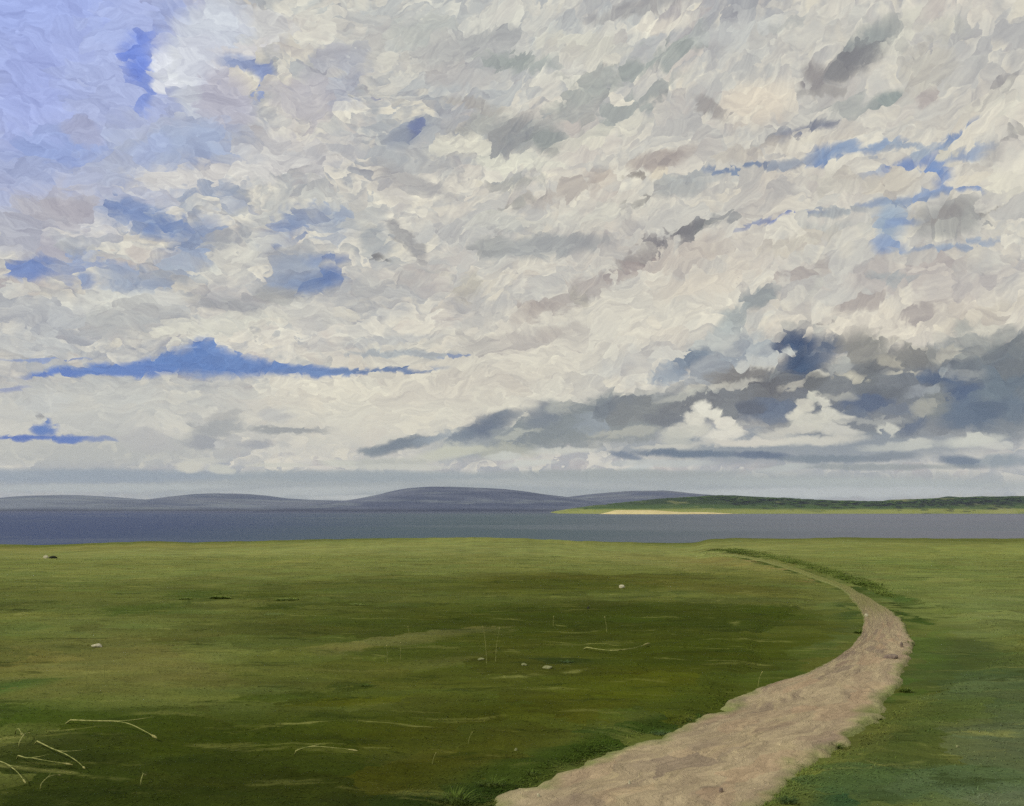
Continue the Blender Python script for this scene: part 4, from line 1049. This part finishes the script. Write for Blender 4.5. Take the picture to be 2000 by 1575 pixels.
# ------------------------------------------------------------------ long dark grass of the verge, right of the climbing path
m, g = new_mat('verge_blades')
at_ = g.n('ShaderNodeAttribute', attribute_name='tint').outputs['Color']
P = g.n('ShaderNodeTexCoord').outputs['Object']; n = g.noise(P, .8, 3, .6).outputs[0]
finish(g, g.mix(1.0, g.mix(g.mr(n, .35, .65), lin((72, 88, 34)) + (1,), lin((104, 118, 56)) + (1,)), at_, 'MULTIPLY'), .9, .04)
VERGE = np.array([(14.91, 68.09, 13.9, 63.52), (16.72, 67.28, 15.27, 61.46), (17.54, 62.82, 15.79, 56.58), (17.56, 57.72, 15.64, 51.47), (17.15, 51.94, 14.95, 45.34), (16.29, 46.07, 14.21, 40.23), (15.62, 41.4, 13.63, 36.17), (15.14, 37.84, 13.06, 32.68), (13.41, 31.77, 11.94, 28.34), (11.73, 26.89, 10.91, 25.03), (10.1, 22.68, 9.64, 21.67)])
va, vb = curve(VERGE[:, :2], 300), curve(VERGE[:, 2:], 300)
NV_ = 46000; kk = (299*rng.beta(1.6, .8, NV_)).astype(int); tt_ = np.clip(rng.normal(.5, .3, NV_), -.2, 1.2)[:, None]
pv = va[kk]*(1-tt_) + vb[kk]*tt_ + rng.normal(0, .12, (NV_, 2))
pk = path_dist(pv[:, 0], pv[:, 1]) > -.02; pv = pv[pk]; nv_ = len(pv)
clv = fbm(pv[:, 0]/.9, pv[:, 1]/1.4, 3, 340)
hv = rng.uniform(.03, .075, nv_)*(1+1.2*np.clip(clv, -.4, 1))
v_, f_, b_ = blades(np.column_stack([pv, terrain(pv[:, 0], pv[:, 1])-.01]), hv, rng.uniform(.02, .05, nv_), rng.uniform(.5, 2.0, nv_), rng.normal(.2, 1.2, nv_), 2)
vo = mesh_obj('long_grass', v_, f_, m); tag(vo, 'strip of longer dark grass along the right of the climbing path', 'grass', kind='stuff')
set_tint(vo, np.clip((1+rng.normal(0, .18, nv_))[:, None]*np.ones((1, 3)), .5, 1.6)[b_])

# ------------------------------------------------------------------ stones
def stone_mat(name, a, b):
    m, g = new_mat(name)
    P = g.n('ShaderNodeTexCoord').outputs['Object']
    n = g.noise(P, 14.0, 5, .65).outputs[0]
    finish(g, g.mix(g.mr(n, .35, .65), lin(a) + (1,), lin(b) + (1,)), .85, .2, n, .5, .02)
    return m
SM = [stone_mat('pale_stone', (166, 162, 128), (208, 202, 174)), stone_mat('olive_stone', (112, 116, 76), (148, 150, 106)),
      stone_mat('dark_stone_and_shade', (34, 36, 26), (62, 64, 50)), stone_mat('mauve_stone', (104, 92, 84), (140, 124, 108))]
STONES = [
(-30.87, 59.53, 0.309, 0.241, 0, 'white boulder with its shade shaped as a dark form beside it near the far left edge of the meadow'),
(-30.39, 59.53, 0.481, 0.206, 2, 'dark grey form added as the shade just right of the white boulder at the far left'),  # dark body added for the white boulder's shade, not a second stone
(4.38, 35.95, 0.249, 0.166, 0, 'pale stone alone on the brown-green grass of the middle meadow'),
(-9.46, 20.74, 0.239, 0.072, 0, 'flat cream stone on olive grass at left, above an upright dry stalk'),
(2.45, 29.05, 0.084, 0.084, 2, 'small black stone in the middle of the green meadow'),
(0.3, 10.41, 0.036, 0.066, 0, 'narrow white pebble near the bottom edge of the sandy path'),
(1.38, 10.88, 0.031, 0.05, 0, 'white pebble in the middle of the near stretch of the path'),
(10.52, 26.89, 0.124, 0.109, 0, 'white pebble at the upper bend of the path'),
(0.05, 12.28, 0.043, 0.043, 1, 'grey pebble in dark grass left of the near path'),
(-0.66, 19.24, 0.155, 0.056, 1, 'flat olive-grey stone in the meadow beside a pair of upright stalks'),
(0.25, 18.51, 0.128, 0.053, 1, 'left one of two flat olive-grey stones in the mid meadow'),
(0.7, 18.22, 0.189, 0.053, 1, 'right and longer one of two flat olive-grey stones in the mid meadow'),
(9.06, 21.12, 0.085, 0.146, 3, 'brown-grey stone by the outer right edge of the path bend'),
(8.14, 19.56, 0.294, 0.102, 3, 'broad mauve-grey stone half sunk in the path at its bend'),
(2.38, 10.54, 0.049, 0.073, 3, 'mauve-grey pebble low in the foreground of the path'),
(5.99, 12.39, 0.043, 0.036, 1, 'small grey stone in the grass at right of the path')
]
import bmesh
for i, (x_, y_, w_, h_, kind_, lab) in enumerate(STONES):
    bm = bmesh.new(); bmesh.ops.create_icosphere(bm, subdivisions=3, radius=1.0)
    r_ = random.Random(i+3)
    cuts = [(Vector((r_.gauss(0, 1), r_.gauss(0, 1), r_.gauss(0, .8))).normalized(), r_.uniform(.62, .9)) for _ in range(9)]
    for v_ in bm.verts:
        for nrm, dd in cuts:
            ex = v_.co.dot(nrm) - dd
            if ex > 0: v_.co -= nrm*ex*.85
        v_.co = Vector((v_.co.x*w_*.55, v_.co.y*w_*.42, v_.co.z*max(h_*.62, w_*.24)))
    me = bpy.data.meshes.new('stone'); bm.to_mesh(me); bm.free()
    me.polygons.foreach_set('use_smooth', np.ones(len(me.polygons), dtype=bool)); me.materials.append(SM[kind_])
    o = bpy.data.objects.new('stone', me); col.objects.link(o)
    zt = float(terrain(np.array([x_]), np.array([y_]))[0])
    on_path = float(path_dist(np.array([x_]), np.array([y_]))[0]) < 0
    o.location = (x_, y_, zt + (.05 if on_path else 0) + h_*.22); o.rotation_euler = (r_.uniform(-.2, .2), r_.uniform(-.2, .2), r_.uniform(0, .6))
    tag(o, lab, 'stone', 'stones on the meadow and path')

# ------------------------------------------------------------------ dry stalks
m, g = new_mat('dry_stalk'); M['stalk'] = m
P = g.n('ShaderNodeTexCoord').outputs['Object']; n = g.noise(P, 9.0, 3, .6).outputs[0]
finish(g, g.mix(g.mr(n, .35, .65), lin((112, 120, 58)) + (1,), lin((160, 160, 96)) + (1,)), .7, .2)
m, g = new_mat('seed_husk'); M['husk'] = m
P = g.n('ShaderNodeTexCoord').outputs['Object']; n = g.noise(P, 30.0, 3, .6).outputs[0]
finish(g, g.mix(g.mr(n, .35, .65), lin((124, 122, 66)) + (1,), lin((168, 164, 104)) + (1,)), .8, .2)
def tube(pts, radii, sides=6):
    pts = np.asarray(pts, float); n = len(pts)
    tg = np.gradient(pts, axis=0); tg /= np.linalg.norm(tg, axis=1)[:, None]+1e-9
    ref = np.array([0.31, 0.2, 0.93]); a_ = np.cross(tg, ref); a_ /= np.linalg.norm(a_, axis=1)[:, None]+1e-9; b_ = np.cross(tg, a_)
    an = np.arange(sides)/sides*2*math.pi
    v_ = pts[:, None] + (a_[:, None]*np.cos(an)[None, :, None] + b_[:, None]*np.sin(an)[None, :, None])*np.asarray(radii)[:, None, None]
    f_ = [(i*sides+k, i*sides+(k+1) % sides, (i+1)*sides+(k+1) % sides, (i+1)*sides+k) for i in range(n-1) for k in range(sides)]
    f_ += [tuple(range(sides))[::-1], tuple((n-1)*sides+k for k in range(sides))]
    return v_.reshape(-1, 3), f_
def stalk(pts, r0, label, group):
    base = Vector(pts[0]); pts = np.asarray(pts, float) - np.array(base)
    root = bpy.data.objects.new('dry_stalk', None); col.objects.link(root); root.location = base; root.empty_display_size = .05
    tag(root, label, 'grass stalk', group)
    k_ = np.linspace(0, 1, len(pts))
    v_, f_ = tube(pts, r0*(1-.75*k_)+.0006)
    mesh_obj('stem', v_, f_, M['stalk'], root)
    m_ = max(3, len(pts)//6); hp = pts[-m_:]; hk = np.linspace(0, 1, m_)
    hp = curve(hp, 9); hk = np.linspace(0, 1, 9)
    v_, f_ = tube(hp, r0*(.4+1.1*np.sin(hk*math.pi)))
    mesh_obj('seed_head', v_, f_, M['husk'], root)
    # one blade clasping the stem
    i_ = len(pts)//3; d_ = pts[min(i_+2, len(pts)-1)]-pts[i_]; L_ = np.linalg.norm(pts[-1]-pts[0])*.3; d_ = d_/(np.linalg.norm(d_)+1e-9)
    sd = np.array([-d_[1], d_[0], .25]); q_ = [pts[i_] + d_*L_*t_ + sd*L_*.35*t_*t_ for t_ in np.linspace(0, 1, 6)]
    v_, f_ = tube(q_, r0*.9*(1-np.linspace(0, 1, 6)*.9), 4)
    mesh_obj('leaf', v_, f_, M['stalk'], root)
STALKS = [
([(-6.63, 13.63), (-6.12, 13.39), (-5.69, 13.27), (-5.44, 13.12), (-5.07, 12.76), (-4.85, 12.57)], 0.0121, 'longest pale dry stalk, lying curved with its right tip drooping, at lower left'),
([(-6.44, 12.41), (-5.82, 11.78), (-5.31, 11.27), (-5.15, 11.14)], 0.0081, 'straight pale dry stalk slanting down to the right at lower left'),
([(-6.3, 11.73), (-6.05, 11.48), (-5.91, 11.4), (-5.64, 11.31), (-5.36, 11.27)], 0.0079, 'bowed pale dry stalk that meets the slanting one at its right tip'),
([(-6.41, 11.48), (-5.93, 10.98), (-5.56, 10.58)], 0.007, 'dry stalk cut by the left border of the picture'),
([(-6.54, 12.21), (-6.72, 12.81)], 0.0072, 'short bright dry stalk leaning up to the right at lower left'),
([(-5.36, 10.52), (-5.32, 10.63), (-5.29, 10.84)], 0.0062, 'faint dry stalk rising to the right near the bottom left corner'),
([(-4.29, 10.69), (-4.32, 10.9)], 0.0062, 'tiny pale dry stalk right of the others at lower left'),
([(-6.98, 12.92), (-6.77, 12.7)], 0.0074, 'tiny pale dry stalk above the short bright one at lower left'),
([(-2.85, 12.06), (-2.56, 12.11), (-2.01, 12.04)], 0.0084, 'pale dry stalk lying level in the dark grass at bottom centre left'),
([(1.63, 20.74), (2.15, 20.1), (2.62, 20.24), (3.22, 21.19)], 0.0131, 'pale stalk sagging in the middle, lying in the middle of the meadow')
]
for pl_, r0, lab in STALKS:
    cp = curve(np.array(pl_), 26); zz = terrain(cp[:, 0], cp[:, 1])
    zz = np.convolve(np.pad(zz, 3, mode='edge'), np.ones(7)/7, 'valid') + .05 + .05*np.sin(np.linspace(0, 1, 26)*math.pi)
    zz[0] = terrain(cp[:1, 0], cp[:1, 1])[0] - .01
    stalk(np.column_stack([cp, zz]), r0, lab, 'dry stalks lying in the grass')
UPRIGHT = [
(-7.57, 16.25, 0.413, 'tall upright dry stalk at left below the flat cream stone'),
(-7.59, 17.0, 0.255, 'short upright dry stalk right of the tall one at left'),
(-0.52, 18.62, 0.796, 'upright dry stalk, tallest of a pair in the mid meadow'),
(-0.34, 18.86, 0.741, 'upright dry stalk, second of a pair in the mid meadow'),
(1.14, 25.03, 0.289, 'short white upright stalk alone in the dark green of the mid meadow'),
(-2.37, 19.36, 0.38, 'upright dry stalk standing left of the tall pair in the mid meadow'),
(-2.58, 18.86, 0.392, 'leftmost thin upright stalk of the mid meadow, beside pale grass'),
(-2.55, 22.5, 0.312, 'short thin upright stalk on the pale grass streak of the mid meadow'),
(2.48, 23.79, 0.412, 'thin upright stalk in dark grass right of the short white one'),
(4.5, 16.71, 0.29, 'thin leaning stalk in the grass left of the path bend'),
(-0.6, 12.65, 0.175, 'leaning green-brown stalk in the near meadow left of the path'),
(-1.01, 11.73, 0.149, 'short leaning stalk in the near meadow at bottom centre')
]
rr = random.Random(8)
for x_, y_, h_, lab in UPRIGHT:
    zt = float(terrain(np.array([x_]), np.array([y_]))[0]) - .01
    dx, dy = rr.uniform(-.12, .12)*h_, rr.uniform(-.1, .1)*h_
    if 'leaning' in lab: dx += .35*h_
    p_ = [(x_ + dx*t_*t_, y_ + dy*t_*t_, zt + h_*t_) for t_ in np.linspace(0, 1, 20)]
    stalk(p_, .0003*y_+.001, lab, 'upright dry stalks in the meadow')

# ------------------------------------------------------------------ tufts and scrub
def tint_mat(name, lo, hi):
    m, g = new_mat(name)
    a_ = g.n('ShaderNodeAttribute', attribute_name='tint').outputs['Color']
    P = g.n('ShaderNodeTexCoord').outputs['Object']; n = g.noise(P, 3.0, 3, .6).outputs[0]
    finish(g, g.mix(1.0, g.mix(g.mr(n, .3, .7), lin(lo) + (1,), lin(hi) + (1,)), a_, 'MULTIPLY'), .8, .12)
    return m
TM = [tint_mat('tuft_green', (70, 88, 30), (98, 114, 46)), tint_mat('scrub_green', (104, 122, 50), (126, 140, 66)), tint_mat('tuft_blue_green', (58, 80, 40), (88, 108, 60))]
TUFTS = [
(-2.64, 16.53, 0.23, 0.13, 'dark green grass tuft in the left middle of the meadow'),
(1.16, 19.11, 0.44, 0.13, 'wide dark blue-green grass tuft in the middle of the meadow'),
(-0.62, 10.24, 0.41, 0.3, 'large dark grass clump at the bottom edge, left of the path'),
(-0.24, 10.82, 0.29, 0.22, 'dark grass clump against the left edge of the near path'),
(3.01, 10.13, 0.23, 0.2, 'blue-green grass clump at the bottom right edge of the path'),
(4.43, 12.59, 0.12, 0.19, 'pointed grass tuft standing on the right edge of the path'),
(5.68, 14.29, 0.2, 0.13, 'grass tuft on the right path edge just below its bend'),
(7.01, 16.3, 0.23, 0.23, 'dark green grass tuft at the outer right of the path bend'),
(9.1, 23.79, 0.3, 0.22, 'dark grass tuft at the inner left of the path bend'),
(4.72, 16.53, 0.44, 0.15, 'long low grass tuft along the inner left edge of the path'),
(3.53, 11.66, 0.18, 0.2, 'grass tuft leaning over the right edge of the near path'),
(3.42, 14.57, 0.37, 0.13, 'low dark grass tuft on the left bank of the middle path'),
(0.25, 11.33, 0.2, 0.13, 'grass tuft at the left bank where the path widens'),
(2.16, 13.36, 0.39, 0.14, 'pale-tipped grass tuft on the left bank of the near path'),
(9.5, 21.75, 0.18, 0.25, 'narrow grass tuft at the right of the upper path bend'),
(11.39, 27.4, 0.25, 0.16, 'small tuft on the dark verge above the path bend'),
(-10.32, 31.95, 0.85, 0.48, 'dark low scrub patch in the far left meadow'),
(-11.42, 31.6, 0.66, 0.33, 'smaller dark scrub patch left of the dark low scrub'),
(-7.88, 31.6, 1.09, 0.36, 'dark scrub patch on the far meadow, right of the first two'),
(-5.14, 30.27, 0.87, 0.24, 'low scrub patch, rightmost on the far left meadow'),
(-7.2, 27.4, 1.11, 0.19, 'flat dark scrub patch in front of the far scrub patches'),
(15.08, 60.16, 1.39, 0.21, 'dark scrub patch where the path vanishes over the rise')
]
for i, (x_, y_, w_, h_, lab) in enumerate(TUFTS):
    scrub = 'scrub' in lab; n_ = int(np.clip(260*w_*max(h_, .1)/.06*.5, 160, 900))
    a_ = rng.uniform(0, 2*math.pi, n_); rad = np.sqrt(rng.random(n_))
    bx_ = np.cos(a_)*rad*w_*.42; by_ = np.sin(a_)*rad*w_*.28
    zt = float(terrain(np.array([x_]), np.array([y_]))[0])
    bz = terrain(bx_+x_, by_+y_) - zt - .02
    hgt = h_*(.34 if scrub else .75)*rng.uniform(.35, 1.0, n_)*(1-.55*rad**2)
    fcs = a_ + rng.normal(0, .7, n_)
    wd = np.full(n_, (.0035 if not scrub else .012) + .0006*y_)*rng.uniform(.6, 1.4, n_)
    v_, f_, b_ = blades(np.column_stack([bx_, by_, bz]), hgt, wd, rng.uniform(.4, 1.6, n_), fcs, 3)
    # rooted in a low cushion
    ra_ = np.linspace(.04, 1.12, 6); an_ = np.linspace(0, 2*math.pi, 17)[:-1]
    cx_ = (np.cos(an_)[None]*ra_[:, None]*w_*.42).ravel(); cy_ = (np.sin(an_)[None]*ra_[:, None]*w_*.28).ravel()
    cz_ = terrain(cx_+x_, cy_+y_) - zt - .03 + (.035 + .10*h_)*np.repeat(np.clip(1-ra_**2, -.3, 1), 16)
    kq = np.array([(r_*16+k_, r_*16+(k_+1) % 16, (r_+1)*16+(k_+1) % 16, (r_+1)*16+k_) for r_ in range(5) for k_ in range(16)])
    f_ = np.vstack([f_, kq+len(v_)]); v_ = np.vstack([v_, np.column_stack([cx_, cy_, cz_])]); b_ = np.concatenate([b_, np.full(96, n_)])
    o = mesh_obj('low_scrub' if scrub else 'grass_tuft', v_, f_, TM[1 if scrub else (2 if ('blue' in lab or 'pale' in lab or 'leaning' in lab) else 0)], loc=(x_, y_, zt))
    t3 = np.append(1+rng.normal(0, .22, n_), .5)[:, None]*np.ones((1, 3)); set_tint(o, np.clip(t3, .4, 1.7)[b_])
    tag(o, lab, 'scrub' if scrub else 'grass tuft', 'scrub patches on the far meadow' if scrub else 'grass tufts along path and meadow')

# ------------------------------------------------------------------ air
m = bpy.data.materials.new('air'); m.use_nodes = True
g = G(m.node_tree)
HAZE_D = 4.5e-5
vol = g.n('ShaderNodeVolumePrincipled', {'Color': (.70, .78, .98, 1), 'Density': HAZE_D, 'Anisotropy': .2})
g.n('ShaderNodeOutputMaterial', {1: vol.outputs[0]})
lo, hi = (-9400, -260, WATER-4.5), (9400, 9200, 215)
bv_ = [(x_, y_, z_) for x_ in (lo[0], hi[0]) for y_ in (lo[1], hi[1]) for z_ in (lo[2], hi[2])]
haze = mesh_obj('haze', bv_, [(0, 1, 3, 2), (4, 6, 7, 5), (0, 4, 5, 1), (2, 3, 7, 6), (0, 2, 6, 4), (1, 5, 7, 3)], m, smooth=False)
haze['kind'] = 'stuff'
